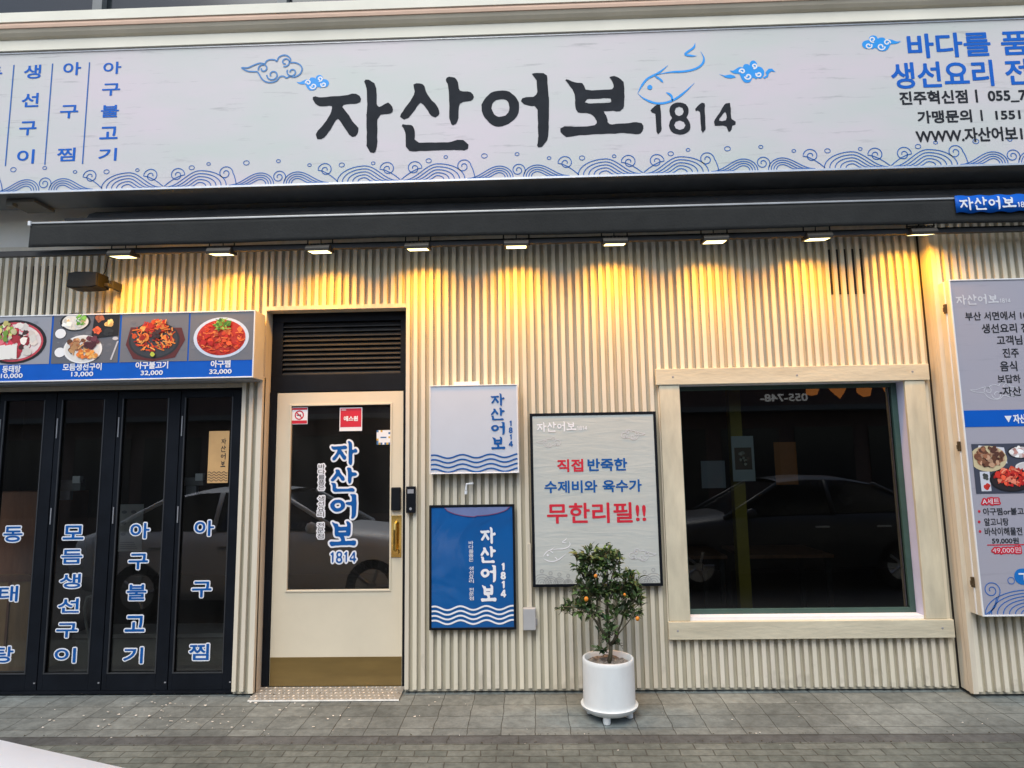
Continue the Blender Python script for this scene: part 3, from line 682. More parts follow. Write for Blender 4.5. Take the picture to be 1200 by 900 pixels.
for k in range(4): b.ribbon([(r[0]+.004+(w_-.008)*t/40, r[2]+h_*(.05+.05*k)+.006*math.sin(t/40*2*math.pi*4)) for t in range(41)], .005, FY+.0108)
b.build('paper_notice', [M_tan_paper, M_ink], pan[4])

# ================================================================== MAIN SIGN
def marble_mat(name, base_, warm, streak):
    m = bpy.data.materials.new(name); m.use_nodes = True; n = m.node_tree.nodes; L = m.node_tree.links; p = n['Principled BSDF']; p.inputs['Roughness'].default_value = .5
    tc = n.new('ShaderNodeTexCoord'); mp = n.new('ShaderNodeMapping'); mp.inputs['Scale'].default_value = (.55, 1, 1.6); L.new(tc.outputs['Object'], mp.inputs[0])
    a = n.new('ShaderNodeTexNoise'); a.inputs['Scale'].default_value = 1.6; a.inputs['Detail'].default_value = 5; L.new(mp.outputs[0], a.inputs['Vector'])
    r = n.new('ShaderNodeValToRGB'); r.color_ramp.elements[0].position = .35; r.color_ramp.elements[1].position = .66; r.color_ramp.elements[0].color = (*base_, 1); r.color_ramp.elements[1].color = (*warm, 1); L.new(a.outputs[0], r.inputs[0])
    mp2 = n.new('ShaderNodeMapping'); mp2.inputs['Scale'].default_value = (1.1, 1, 12); mp2.inputs['Rotation'].default_value = (0, .03, 0); L.new(tc.outputs['Object'], mp2.inputs[0])
    s = n.new('ShaderNodeTexNoise'); s.inputs['Scale'].default_value = 2.3; s.inputs['Detail'].default_value = 7; s.inputs['Roughness'].default_value = .65; L.new(mp2.outputs[0], s.inputs['Vector'])
    r2 = n.new('ShaderNodeValToRGB'); r2.color_ramp.elements[0].position = .585; r2.color_ramp.elements[1].position = .78; r2.color_ramp.elements[0].color = (0, 0, 0, 1); r2.color_ramp.elements[1].color = (1, 1, 1, 1); L.new(s.outputs[0], r2.inputs[0])
    L.new(ramp_mix(n, L, r2.outputs[0], r.outputs[0], streak), p.inputs['Base Color'])
    return m
M_signface = marble_mat('pale marbled sign cloth', (.565, .595, .555), (.655, .585, .61), (.34, .33, .33))
M_signface2 = marble_mat('pale lilac board print', (.36, .355, .415), (.385, .365, .41), (.30, .30, .34))
sg = thing('shop_sign', 'long pale marbled shop sign with charcoal brush lettering above the awning', 'sign', (0, SIGN_Y, 4.15))
X0, X1, SZ0, SZ1 = -6.2, 6.4, 3.607, 4.692
b = MB(); b.box(X0, X1, SIGN_Y+.004, -.085, SZ0, SZ1-.002); b.build('sign_box', mat('slate sheet metal', (.15, .165, .18), .5, var=.15), sg)
b = MB(); b.wall(X0, X1, SZ0+.002, SZ1-.004, SIGN_Y); b.build('sign_face', M_signface, sg)
b = MB(); b.box(X0, X1, SIGN_Y-.008, SIGN_Y+.003, SZ0-.012, SZ0+.002); b.box(X0, X1, SIGN_Y-.006, SIGN_Y+.003, SZ1-.005, SZ1+.006); b.build('sign_trim', M_alu, sg)
y = SIGN_Y-.002
b = MB()
for k in NAME4+('1a', '8', '1b', '4'): put_glyph(b, k, GLYPH[k][1], y)
b.build('name_lettering', M_ink, sg)
def col_text(mb, chars, px, pyt, pyb, wpx, hpx, Y, mat_bold=.022):
    n = len(chars)
    for i, c in enumerate(chars):
        t = i/(n-1) if n > 1 else 0
        p = at(px[0]+(px[1]-px[0])*t, pyt+(pyb-pyt)*t, Y); k = (CAM.y*-1+Y)/F_PX*1.12
        put_text(mb, c, (p.x-wpx*k/2, p.x+wpx*k/2, p.z-hpx*k/2, p.z+hpx*k/2), Y, mat_bold)
for chars, px, t, bt, wp, hp in (('아구불고기', (131.5, 126), 79.5, 181, 21, 15), ('아구찜', (84.5, 77.5), 80.5, 181, 21, 16), ('생선구이', (38, 30), 84, 183.5, 20, 17), ('동태탕', (-8, -16), 86, 186, 21, 16)):
    b = MB(); col_text(b, chars, px, t, bt, wp, hp, y); b.build('menu_lettering', M_signblue, sg)
b = MB()
for (xa, ya, xb, yb) in ((104, 73, 97.5, 192), (61, 74.5, 53, 193), (16, 76, 6.5, 194.5)):
    p, q = at(xa, ya, y), at(xb, yb, y); xm = (p.x+q.x)/2; b.ribbon([(xm, p.z), (xm, q.z)], .009, y)
b.build('divider_line', M_line, sg)
def line_text(name, body, l, t, r_, bt, Y, m, par, bold=.03):
    b = MB(); put_text(b, body, rect(l, t, r_, bt, Y), Y, bold); return b.build(name, m, par)
line_text('tagline_lettering', '바다를 품은', 1063, 37, 1239, 66, y, M_signblue, sg, .024)
line_text('tagline_lettering', '생선요리 전문점', 1044, 70, 1268, 101, y, M_signblue, sg, .024)
line_text('contact_lettering', '진주혁신점', 1054, 106, 1134, 122, y, M_ink, sg)
line_text('contact_lettering', 'ㅣ 055_7', 1143, 104, 1203, 120, y, M_ink, sg)
line_text('contact_lettering', '가맹문의', 1075, 129, 1139, 144, y, M_ink, sg)
line_text('contact_lettering', 'ㅣ 1551', 1149, 128, 1196, 141, y, M_ink, sg)
line_text('contact_lettering', 'WWW.자산어보1814', 1073, 149, 1227, 166, y, M_ink, sg)
b = MB(); U = 1.72/280
xA = at(677.5, 205, SIGN_Y).x
for i in range(-4, 4): wave_motif(b, xA+i*280*U, SZ0+.006, U, y, .0065)
b.build('wave_border', M_line, sg)
b = MB(); cloud(rect(283, 65, 354, 96.5, y), y, None, b, .011); b.build('cloud_outline', M_cloudline, sg)
for (l, t, r_, bt, fl) in ((347.5, 88, 385.5, 106, False), (842, 71, 909, 97, False), (1010, 41, 1056, 60, True)):
    b, b2 = MB(), MB()
    if l == 842:
        R_ = rect(l, t, r_, bt, y)
        W_ = R_[1]-R_[0]; H_ = R_[3]-R_[2]
        cloud((R_[0]+W_*.20, R_[0]+W_*.80, R_[2], R_[3]), y, b, b2, .011)
        b.poly([[(R_[0]+W_*a, R_[2]+H_*c) for a, c in ((0, .44), (.10, .36), (.2, .40), (.27, .34), (.30, .26), (.2, .22), (.12, .26), (.06, .36))]], y-.0004)
        b.poly([[(R_[0]+W_*a, R_[2]+H_*c) for a, c in ((.77, .20), (.84, .32), (.82, .44), (.88, .60), (.94, .60), (1.0, .44), (.93, .48), (.88, .40), (.86, .24), (.80, .16))]], y-.0004)
    else: cloud(rect(l, t, r_, bt, y), y, b, b2, .010, fl)
    o = b.build('cloud_print', M_cloud, sg); b2.build('cloud_line', M_print_white, o)
b = MB()
def TF(x, z_):
    p = at(740+x/6.667, 40+z_/6.667, y); return (p.x, p.z)
fish(b, TF, .016, y-.0006); b.build('fish_outline', M_cloud, sg)

# ================================================================== AWNING
aw = thing('awning', 'rolled up charcoal fabric awning hanging under the long shop sign', 'awning', (0, -.2, 3.4))
AX0, AX1 = -3.63, 4.6
b = MB(); b.xprism([(-.02, 3.385), (-.22, 3.385), (-.245, 3.42), (-.245, 3.46), (-.22, 3.50), (-.15, 3.545), (-.02, 3.56)], AX0+.35, AX1); b.build('cassette', M_fabricdark, aw)
b = MB(); nseg = 90
for i in range(nseg):
    xa, xb = AX0+.2+(AX1-AX0-.2)*i/nseg, AX0+.2+(AX1-AX0-.2)*(i+1)/nseg
    f = lambda x: .006*math.sin(x*3.1)+.004*math.sin(x*11.3+1)
    b.sm = True
    b.add([(xa, -.25+f(xa)*.5, 3.40), (xb, -.25+f(xb)*.5, 3.40), (xb, -.27, 3.445+f(xb)), (xa, -.27, 3.445+f(xa)), (xb, -.20, 3.475+f(xb)), (xa, -.20, 3.475+f(xa))], [(0, 1, 2, 3), (3, 2, 4, 5)])
b.build('rolled_fabric', M_fabricdark, aw)
b = MB(); b.box(AX0, AX1, -.345, -.30, 3.384, 3.400); b.build('front_bar', mat('dull aluminium', (.40, .40, .39), .45, metal=.7, var=.15, scale=6), aw, .004)
b = MB(); rows = 6; nx = 160
f = lambda x, k: -.338+.006*k/rows*math.sin(x*2.3+.4)+.004*k/rows*math.sin(x*7.9)
for i in range(nx+1):
    x = AX0+.004+(AX1-AX0-.008)*i/nx
    for k in range(rows+1): b.v.append((x, f(x, k), 3.386-(.176+.004*math.sin(x*1.7))*k/rows))
b.sm = True
for i in range(nx):
    for k in range(rows):
        a = i*(rows+1)+k; b.face((a, a+1, a+rows+2, a+rows+1))
o = b.build('valance', M_fabric, aw); s = o.modifiers.new('thickness', 'SOLIDIFY'); s.thickness = .003
for xx in (-2.9, .1, 3.2):
    b = MB(); b.box(xx, xx+.035, -.30, -.22, 3.388, 3.415); b.build('arm', M_alu, aw)
b = MB(); b.box(AX0-.01, AX0+.012, -.35, -.295, 3.372, 3.408); b.build('end_cap', M_white, aw, .003)
# small bracket at the sign's left end
b = MB(); p = at(14, 231, -.25); q = at(46, 236, -.25)
b.box(p.x, q.x, -.30, -.09, 3.575, 3.60); b.box(p.x, p.x+.05, -.30, -.25, 3.55, 3.575); bo = b.build('sign_bracket', mat('worn grey steel', (.14, .135, .12), .6), None); tagp(bo, 'short grey steel bracket under the left part of the shop sign', 'bracket')
# cloth name tag on the valance
r = rect(1120.5, 228, 1200, 248, -.36); ww = r[1]-r[0]
tg = thing('name_banner', 'small blue cloth banner with white name fixed to the awning valance', 'banner', (r[0], -.36, r[2]))
b = MB(); N_ = 24; b.sm = True
x1_ = r[0]+ww*1.22
for i in range(N_+1):
    x = r[0]+(x1_-r[0])*i/N_; wv = .005*math.sin(i*1.1)
    b.v += [(x, -.352+wv*.6, r[3]+wv), (x, -.352-wv*.6, r[2]+wv)]
for i in range(N_): b.face((2*i, 2*i+1, 2*i+3, 2*i+2))
o = b.build('cloth', M_blue, tg); s = o.modifiers.new('thickness', 'SOLIDIFY'); s.thickness = .002
b = MB(); name_line(b, (r[0]+ww*.05, r[0]+ww*1.12, r[2]+.015, r[3]-.012), -.3575); b.build('lettering', M_print_white, tg)

# ================================================================== LAMPS
b = MB(); b.box(-7.5, 4.9, -.285, -.255, 3.165, 3.195); b.box(-7.5, 4.9, -.21, -.19, 3.215, 3.232)
rl = b.build('lamp_rail', M_blackmat, None); tagp(rl, 'long thin black steel rail carrying the row of lamps', 'rail')
M_lens = mat('glowing lamp lens', (.9, .8, .5), .4, var=.01, emit=(1.0, .86, .40, 3.0))
M_lampbody = mat('lamp housing', (.03, .026, .02), .5, var=.2)
def floodlight(loc, tilt, label):
    t = thing('floodlight', label, 'lamp', loc, 'floodlights in a row along the black rail'); t.rotation_euler = (tilt, 0, 0)
    b = MB(); b.xprism([(-.062, -.010), (-.062, .012), (-.04, .034), (.04, .034), (.062, .012), (.062, -.010)], -.088, .088)
    for k in range(6): b.box(-.07+k*.026, -.064+k*.026, -.045, .045, .0345, .045)
    b.build('lamp_body', M_lampbody, t, .003, world=False)
    b = MB(); b.quad((-.071, -.053, -.0115), (-.071, .053, -.0115), (.071, .053, -.0115), (.071, -.053, -.0115)); b.build('lens', M_lens, t, 0, world=False)
    b = MB()
    for sx in (-.092, .092): b.tube([(sx, 0, 0), (sx, .01, .06), (sx*.98, .02, .13)], .005, 6)
    b.tube([(.0, .03, .03), (.0, .03, .14)], .004, 6); b.box(-.095, .095, .0, .02, .048, .054)
    b.build('bracket', M_blackmat, t, 0, world=False)
    la = bpy.data.lights.new('lamp_light', 'AREA'); la.shape = 'RECTANGLE'; la.size = .15; la.size_y = .10; la.energy = LAMP_W; la.color = (1.0, .42, .010); la.spread = math.radians(140)
    lo_ = bpy.data.objects.new('lamp_light', la); COL.objects.link(lo_); lo_.parent = t; lo_.location = (0, 0, -.016)
    return t
LAMP_W = 5.0
def copy_tree(o, parent=None):
    c = o.copy(); COL.objects.link(c)
    if parent is not None: c.parent = parent
    for ch in list(o.children): copy_tree(ch, c)
    return c
order = ['leftmost floodlight, above the black loudspeaker', 'second floodlight from the left, above the menu light box', 'third floodlight from the left, above the door louvre', 'floodlight just right of the door louvre, fourth from the left', 'fifth floodlight from the left, above the gap beside the white light box', 'sixth floodlight from the left, above the framed poster', 'seventh floodlight from the left, above the left half of the window', 'eighth floodlight from the left, above the dark vent slots', 'rightmost floodlight, turned level so its lit face hardly shows']
lx = [at(px, py, -.27).x for px, py in ((145, 294), (260, 291), (375, 288.5), (490, 286.5), (605, 284), (720, 280.5), (837, 276), (957, 272), (1078, 266))]
cbm = MB(); cpts = []
for i in range(len(lx)-1):
    for k in range(8):
        t_ = k/8; cpts.append((lx[i]+(lx[i+1]-lx[i])*t_, -.24, 3.205-.035*math.sin(math.pi*t_)*(.5+.5*((i*37) % 5)/4)))
cbm.sm = True; cbm.tube(cpts, .004, 6); tagp(cbm.build('lamp_cable', M_blackmat, None), 'thin black cable slung from lamp to lamp along the rail', 'cable')
proto = None
for i, x in enumerate(lx):
    tl = math.radians(9+[0, 2, -1, 1.5, 0, 2.5, -1.5, .5, 0][i]) if i < 8 else math.radians(16)
    if proto is None: t = proto = floodlight((x, -.27, 3.155), tl, order[0])
    else: t = copy_tree(proto); t.location = (x, -.27, 3.155 if i < 8 else 3.17); t.rotation_euler = (tl, 0, math.radians(rnd.uniform(-2, 2))); t['label'] = order[i]

# ================================================================== WALL FITTINGS
# loudspeaker
p = at(103, 330, -.16)
sp = thing('loudspeaker', 'small black outdoor loudspeaker on a swivel bracket at the top left of the wall', 'speaker', (p.x, -.02, p.z))
b = MB(); pr = [(-.118, -.055), (-.112, .052), (-.06, .062), (.10, .056), (.118, .05), (.118, -.052), (.06, -.062), (-.07, -.062)]
n0 = len(b.v); b.prism([(p.x+a, p.z+c) for a, c in pr], -.22, -.10)
b.prism([(p.x+a*.8, p.z+c*.75) for a, c in pr], -.0999, -.055); b.build('cabinet', mat('speaker plastic', (.006, .0055, .005), .6, var=.2, spec=.2), sp, .008)
b = MB(); b.prism([(p.x+a*.93, p.z+c*.9) for a, c in pr], -.227, -.2205); b.build('grille', mat('speaker cloth', (.010, .0095, .008), .85, var=.3, scale=80), sp)
b = MB(); b.box(p.x+.10, p.x+.15, -.15, -.09, p.z-.035, p.z-.01); b.box(p.x+.13, p.x+.16, -.11, -.002, p.z-.04, p.z+.02); b.build('bracket', M_blackmat, sp, .004)
# cable from the speaker
b = MB(); b.tube([(p.x+.03, -.06, p.z+.06), (p.x+.04, -.03, p.z+.12), (p.x+.035, -.012, p.z+.19), (p.x+.05, -.01, p.z+.27)], .004, 6); b.build('cable', M_blackmat, sp)

# framed light boxes --------------------------------------------------------
def box_sign(name, label, cat, r, yf, yb, side_m, face_m, rim=.012, rim_m=None):
    x0, x1, z0, z1 = r
    t = thing(name, label, cat, ((x0+x1)/2, yb, z0))
    b = MB(); b.box(x0, x1, yf+.004, yb, z0, z1); b.build('case', side_m, t, .003)
    if rim_m:
        b = MB()
        for q in ((x0, x0+rim, z0, z1), (x1-rim, x1, z0, z1), (x0+rim, x1-rim, z0, z0+rim), (x0+rim, x1-rim, z1-rim, z1)): b.box(q[0], q[1], yf-.006, yf+.006, q[2], q[3])
        b.build('frame', rim_m, t, .002)
    b = MB(); b.wall(x0+rim*.9, x1-rim*.9, z0+rim*.9, z1-rim*.9, yf); b.build('face', face_m, t)
    return t
def ripple(mb, x0, x1, zs, amp, per, wd, y):
    for z in zs: mb.ribbon([(x0+(x1-x0)*i/120, z+amp*math.sin(2*math.pi*((x0+(x1-x0)*i/120)-x0)/per+.9)) for i in range(121)], wd, y)
# menu light box on the left
MY = -.205
r = rect(-96, 366, 297, 445, MY); mz0, mz1 = rect(0, 369, 297, 448, MY)[2], rect(0, 369, 297, 448, MY)[3]
mz0, mz1 = at(297, 442.5, MY).z, at(297, 363.5, MY).z; mx1 = at(298.5, 400, MY).x; mx0 = mx1-3.05
ms = box_sign('menu_light_box', 'long white light box of dish photos and prices above the folding doors', 'menu sign', (mx0, mx1, mz0, mz1), MY, -.034, mat('pale cream sheet', (.66, .645, .58), .5, var=.05), M_blue, .010, M_white)
yy = MY-.002
M_slate = mat('slate grey print', (.12, .125, .14), .5, var=.15, scale=12)
zb_ = rect(0, 428, 297, 421, MY)[2]; zph0, zph1 = at(150, 424.5, MY).z, mz1-.011
def blob(mb, cx, cz, r, y, n=9, sq=1.0):
    ph = rnd.uniform(0, 6.28); mb.poly([[(cx+r*rnd.uniform(.6, 1.1)*math.cos(ph+2*math.pi*i/n), cz+r*sq*rnd.uniform(.6, 1.1)*math.sin(ph+2*math.pi*i/n)) for i in range(n)]], y)
def heap(mb, cx, cz, rx, rz, y, cols, n, rmin, rmax, lift=.0, strandy=False):
    for i in range(n):
        a = rnd.uniform(0, 6.28); q = math.sqrt(rnd.random()); k = rnd.choice(cols); v = rnd.uniform(.7, 1.3)
        mb.col = tuple(min(1, c*v) for c in srgb(*k)); yv = y-.00006*i
        px, pz = cx+rx*q*math.cos(a), cz+rz*q*math.sin(a)
        if strandy and rnd.random() < .7:
            d = rnd.uniform(0, 6.28); L_ = rnd.uniform(rmin, rmax)*2.2; bend = rnd.uniform(-.6, .6)
            mb.ribbon([(px+L_*(t-.5)*math.cos(d+bend*t), pz+L_*(t-.5)*.8*math.sin(d+bend*t)) for t in (0, .25, .5, .75, 1)], rmin*.75, yv)
        else: blob(mb, px, pz, rnd.uniform(rmin, rmax), yv)
def plate(mb, cx, cz, rx, rz, y, rimc, inc, k=.86, n=36):
    mb.col = srgb(*rimc); mb.disc(cx, cz, rx, rz, y, n); mb.col = srgb(*inc); mb.disc(cx, cz, rx*k, rz*k, y-.0003, n)
mcells = [(-93, -26, None, None), (-20, 60, '동태탕', '10,000'), (61, 140, '모듬생선구이', '13,000'), (141, 221, '아구불고기', '32,000'), (221.5, 296, '아구찜', '32,000')]
for ci, (pa, pb, nm, pr) in enumerate(mcells):
    if ci == 0: continue
    x0, x1 = at(pa, 400, MY).x+.004, at(pb, 400, MY).x-.004
    if ci == 4: x1 = mx1-.012
    w_ = x1-x0; h_ = zph1-zph0; cx = (x0+x1)/2; cz = (zph0+zph1)/2
    b = MB(); b.col = srgb(112, 114, 120) if ci in (3, 4) else (srgb(150, 152, 160) if ci == 1 else srgb(100, 102, 108))
    b.wall(x0, x1, zph0, zph1, yy)
    for i in range(40):
        v = rnd.uniform(.85, 1.15); bc = (112, 114, 120) if ci != 1 else (140, 142, 150); b.col = tuple(c*v for c in srgb(*bc)); s_ = rnd.uniform(.01, .03)
        bx0 = rnd.uniform(x0+.035, x1-.035); bz0 = rnd.uniform(zph0+.03, zph1-.03); blob(b, bx0, bz0, s_, yy-.0002-.00002*i, 8, .6)
    y1 = yy-.0015
    if ci == 1:
        plate(b, cx-.02, cz-.01, .245, h_*.46, y1, (24, 22, 22), (196, 70, 80), .90)
        b.col = srgb(228, 214, 208); b.disc(cx-.02, cz-.01, .205, h_*.37, y1-.0006)
        heap(b, cx-.02, cz, .16, .12, y1-.001, [(214, 60, 80), (226, 110, 120), (236, 220, 206), (240, 232, 220), (70, 40, 36), (160, 40, 50)], 70, .02, .04)
        for i in range(4):
            b.col = srgb(238, 232, 222); a = cx-.17+i*.045; b.poly([[(a, cz-.15+i*.006), (a+.05, cz-.14), (a+.045, cz-.03), (a-.01, cz-.04)]], y1-.006-.0003*i)
        heap(b, cx-.10, cz+.07, .09, .07, y1-.0085, [(214, 200, 120), (226, 214, 160), (120, 160, 60), (236, 222, 190)], 30, .012, .026)
    elif ci == 2:
        plate(b, cx-.085, cz+.13, .115, .07, y1, (30, 30, 30), (236, 228, 214), .86); heap(b, cx-.10, cz+.125, .08, .045, y1-.001, [(240, 236, 224), (230, 190, 130), (236, 228, 210)], 24, .012, .026)
        heap(b, cx-.035, cz+.145, .04, .04, y1-.003, [(90, 160, 50), (130, 190, 80)], 20, .008, .02, strandy=True)
        b.col = srgb(26, 26, 28); b.poly([[(cx+.06, cz+.20), (x1-.004, cz+.19), (x1-.004, cz+.02), (cx+.04, cz+.0)]], y1)
        for (a, c, k) in ((.10, .155, (140, 80, 50)), (.17, .12, (226, 180, 110)), (.085, .065, (220, 90, 50)), (.17, .05, (40, 42, 44))): heap(b, cx+a, cz+c, .026, .022, y1-.0012, [k, tuple(min(255, int(v*1.2)) for v in k)], 14, .010, .02)
        for (a, c) in ((-.19, .045), (-.185, -.095)): plate(b, cx+a, cz+c, .045, .04, y1-.0004, (70, 70, 72), (238, 238, 236), .9, 20)
        plate(b, cx-.015, cz-.075, .145, .105, y1-.0015, (238, 236, 232), (224, 220, 212), .9)
        heap(b, cx-.05, cz-.055, .085, .055, y1-.0025, [(170, 110, 70), (110, 70, 44), (200, 150, 100), (90, 80, 74)], 46, .012, .028, strandy=True)
        heap(b, cx+.045, cz-.03, .05, .04, y1-.006, [(80, 34, 40), (100, 50, 60)], 22, .014, .026); heap(b, cx+.02, cz-.115, .075, .028, y1-.008, [(232, 150, 60), (236, 180, 100), (220, 120, 50)], 26, .010, .022)
        b.col = srgb(196, 196, 200); b.ribbon([(x1-.05, zph0+.02), (x1-.005, cz-.02)], .012, y1-.0008); b.disc(x1-.025, cz-.0, .022, .013, y1-.0012, 14)
    elif ci == 3:
        b.col = srgb(92, 40, 40); b.poly([[(cx-.21, cz-.05), (cx-.15, cz-.155), (cx+.0, cz-.175), (cx+.16, cz-.15), (cx+.23, cz-.02), (cx+.20, cz+.07), (cx-.18, cz+.08)]], y1)
        plate(b, cx, cz-.02, .19, .135, y1-.0004, (40, 44, 48), (58, 60, 64), .92)
        heap(b, cx, cz+.01, .155, .11, y1-.001, [(226, 88, 30), (200, 52, 24), (236, 130, 50), (170, 36, 20), (240, 160, 80)], 120, .012, .028, strandy=True)
        heap(b, cx+.02, cz+.08, .10, .05, y1-.009, [(220, 70, 26), (190, 40, 20), (236, 140, 60)], 50, .010, .022, strandy=True); heap(b, cx+.02, cz+.03, .03, .03, y1-.013, [(90, 50, 50), (60, 40, 40)], 8, .012, .02); b.col = srgb(190, 200, 70); blob(b, cx+.0, cz-.125, .02, y1-.0136)
    else:
        plate(b, cx, cz-.01, .205, .150, y1, (206, 218, 232), (190, 50, 34), .88)
        heap(b, cx, cz-.015, .165, .115, y1-.001, [(222, 70, 30), (196, 40, 24), (236, 120, 56), (236, 90, 40), (170, 26, 20)], 150, .010, .024, strandy=True)
        heap(b, cx+.01, cz+.085, .065, .045, y1-.0105, [(110, 160, 50), (150, 190, 80), (70, 120, 40)], 50, .008, .018, strandy=True)
    b.build('dish_photo', M_tone, ms)
    b = MB(); cz_t = at((pa+pb)/2, 432, MY).z; cz_p = at((pa+pb)/2, 440, MY).z
    tw = {'동태탕': 23, '모듬생선구이': 48, '아구불고기': 40, '아구찜': 24}[nm]/F_PX*4.524; dx = .0 if ci > 1 else -.0
    pcx = {1: 14, 2: 96.5, 3: 178, 4: 258.5}[ci]; ct = at(pcx, 430, MY)
    zt = {1: 432.5, 2: 430, 3: 428, 4: 426.5}[ci]; zp = {1: 440.5, 2: 438.5, 3: 437, 4: 435.5}[ci]
    a_ = at(pcx, zt, MY); c_ = at(pcx, zp, MY)
    put_text(b, nm, (ct.x-tw/2, ct.x+tw/2, a_.z-.027, a_.z+.027), yy, .03); put_text(b, pr, (c_.x-.082, c_.x+.082, c_.z-.021, c_.z+.018), yy, .03)
    b.build('price_lettering', M_print_white, ms)
# drip edge / cable under the menu box
b = MB(); b.box(mx0, mx1-.02, -.19, -.04, mz0-.012, mz0-.002); b.build('under_tray', M_softgrey, ms)

# white square light box
r = rect(503.5, 451, 607.5, 555, -.085)
wsn = box_sign('light_box', 'square white light box with blue name and blue waves, above the blue poster', 'sign', r, -.085, -.003, M_white, mat('opal white face', (.55, .59, .655), .35, var=.02), .008, M_white)
x0, x1, z0, z1 = r; w_, h_ = x1-x0, z1-z0; y = -.088
b = MB(); q = rect(575.5, 461, 591.5, 527, y); name_vertical(b, (q[0], q[1], q[2]-.012, q[3]), y, .001, .86); b.build('name_lettering', M_navy, wsn)
b = MB(); q = rect(596, 493, 601, 525, y)
digit_column(b, q, y, .0015)
b.build('number_lettering', M_navy, wsn)
b = MB(); zs = [at(555, v, y).z for v in (534.5, 540, 545.5, 551)]; ripple(b, x0+.01, x1-.01, zs, .012, .205, .011, y); b.build('wave_border', M_navy, wsn)
b = MB(); q = rect(532, 446, 562, 451.5, -.05); b.box(q[0], q[1], -.06, -.005, z1+.001, z1+.028); b.build('top_bracket', M_white, wsn, .003)
# blue poster in a thin black frame
def poster_face(base_, streak, bump, crease_scale=2.2, stretch=(1, 1, 3)):
    m = mat('creased print', base_, .16, var=.06, scale=2.0)
    n = m.node_tree.nodes; L = m.node_tree.links; p = n['Principled BSDF']
    tc = n.new('ShaderNodeTexCoord'); mp = n.new('ShaderNodeMapping'); mp.inputs['Scale'].default_value = stretch; mp.inputs['Rotation'].default_value = (0, .12, 0); L.new(tc.outputs['Object'], mp.inputs[0])
    a = n.new('ShaderNodeTexNoise'); a.inputs['Scale'].default_value = crease_scale; a.inputs['Detail'].default_value = 2.5; a.inputs['Distortion'].default_value = 1.2; L.new(mp.outputs[0], a.inputs['Vector'])
    bp = n.new('ShaderNodeBump'); bp.inputs['Strength'].default_value = bump; bp.inputs['Distance'].default_value = .05; L.new(a.outputs[0], bp.inputs['Height']); L.new(bp.outputs[0], p.inputs['Normal'])
    return m
r = rect(503, 591.5, 604, 738, -.03)
bl = box_sign('poster_frame', 'blue poster with white name and waves in a thin black frame', 'sign', r, -.03, -.003, M_blackmat, poster_face((.010, .10, .32), None, .9, 1.3, (1, 1, 1.3)), .016, M_black)
x0, x1, z0, z1 = r; y = -.033
b = MB(); q = rect(563.5, 618, 581, 706, y); name_vertical(b, (q[0], q[1], q[2]-.012, q[3]), y, .002, .86); b.build('name_lettering', M_print_white, bl)
b = MB(); q = rect(587, 660, 592.5, 702, y)
digit_column(b, q, y, .003)
b.build('number_lettering', M_print_white, bl)
b = MB(); q = rect(549.5, 634, 555, 704, y); tiny_column(b, (q[0]+q[1])/2, q[3], q[2], q[1]-q[0], y, .01); b.build('small_lettering', M_print_white, bl)
b = MB(); zs = [at(553, v, y).z for v in (712.5, 718, 723.5, 729)]; ripple(b, x0+.018, x1-.018, zs, .013, .185, .012, y); b.build('wave_border', M_print_white, bl)
b = MB(); q = rect(521, 594.5, 597, 605.5, y); w_ = q[1]-q[0]; h_ = q[3]-q[2]
arc = []
for t in range(25):
    u_ = t/24; arc.append((q[0]+w_*u_, q[3]-h_*1.0*(math.sin(math.pi*u_)**.55)*(1.0 if u_ < .5 else .9)))
b.mi = 0; b.poly([arc], y); b.mi = 1; b.ribbon(arc, .005, y-.001); b.build('printed_dish_edge', [mat('pale lavender print', (.16, .20, .38), .3), mat('plum print', (.20, .06, .16), .4)], bl)
# framed poster -----------------------------------------------------------
r = rect(622.5, 483.3, 772.7, 687.3, -.045); x0, x1, z0, z1 = r
po = box_sign('poster_frame', 'tall black framed poster of wrinkled pale cloth lettered in red and blue', 'sign', r, -.045, -.003, M_blackmat, mat('hidden liner', (.4, .4, .38)), .02, M_black)
xa, xb, za, zb_ = x0+.02, x1-.02, z0+.02, z1-.02
M_cloth = mat('grey green print cloth', (.49, .52, .49), .42, var=.05, scale=3)
n_ = M_cloth.node_tree.nodes; L_n = M_cloth.node_tree.links
tc_ = n_.new('ShaderNodeTexCoord'); mp_ = n_.new('ShaderNodeMapping'); mp_.inputs['Scale'].default_value = (1.5, 1, 9); mp_.inputs['Rotation'].default_value = (0, .18, 0); L_n.new(tc_.outputs['Object'], mp_.inputs[0])
wn_ = n_.new('ShaderNodeTexNoise'); wn_.inputs['Scale'].default_value = 1.7; wn_.inputs['Detail'].default_value = 2; wn_.inputs['Distortion'].default_value = 1.4; L_n.new(mp_.outputs[0], wn_.inputs['Vector'])
bm_ = n_.new('ShaderNodeBump'); bm_.inputs['Strength'].default_value = .09; bm_.inputs['Distance'].default_value = .03; L_n.new(wn_.outputs[0], bm_.inputs['Height']); L_n.new(bm_.outputs[0], n_['Principled BSDF'].inputs['Normal'])
b = MB(); b.wall(xa, xb, za, zb_, -.0475); b.build('poster_cloth', M_cloth, po)
def drape(mb, y0=0): return mb
def subdiv_text(name, body, px, m, bold):
    b = MB(); put_text(b, body, rect(*px, -.05), -.05, bold); drape(b, -.0035); b.build(name, m, po)
subdiv_text('lettering', '직접', (653, 538, 683.5, 553), M_red, .028)
subdiv_text('lettering', '반죽한', (688.5, 537, 735, 552), M_navy, .028)
subdiv_text('lettering', '수제비와', (638, 563, 700, 577.5), M_navy, .026)
subdiv_text('lettering', '육수가', (706, 562, 752, 576.5), M_navy, .026)
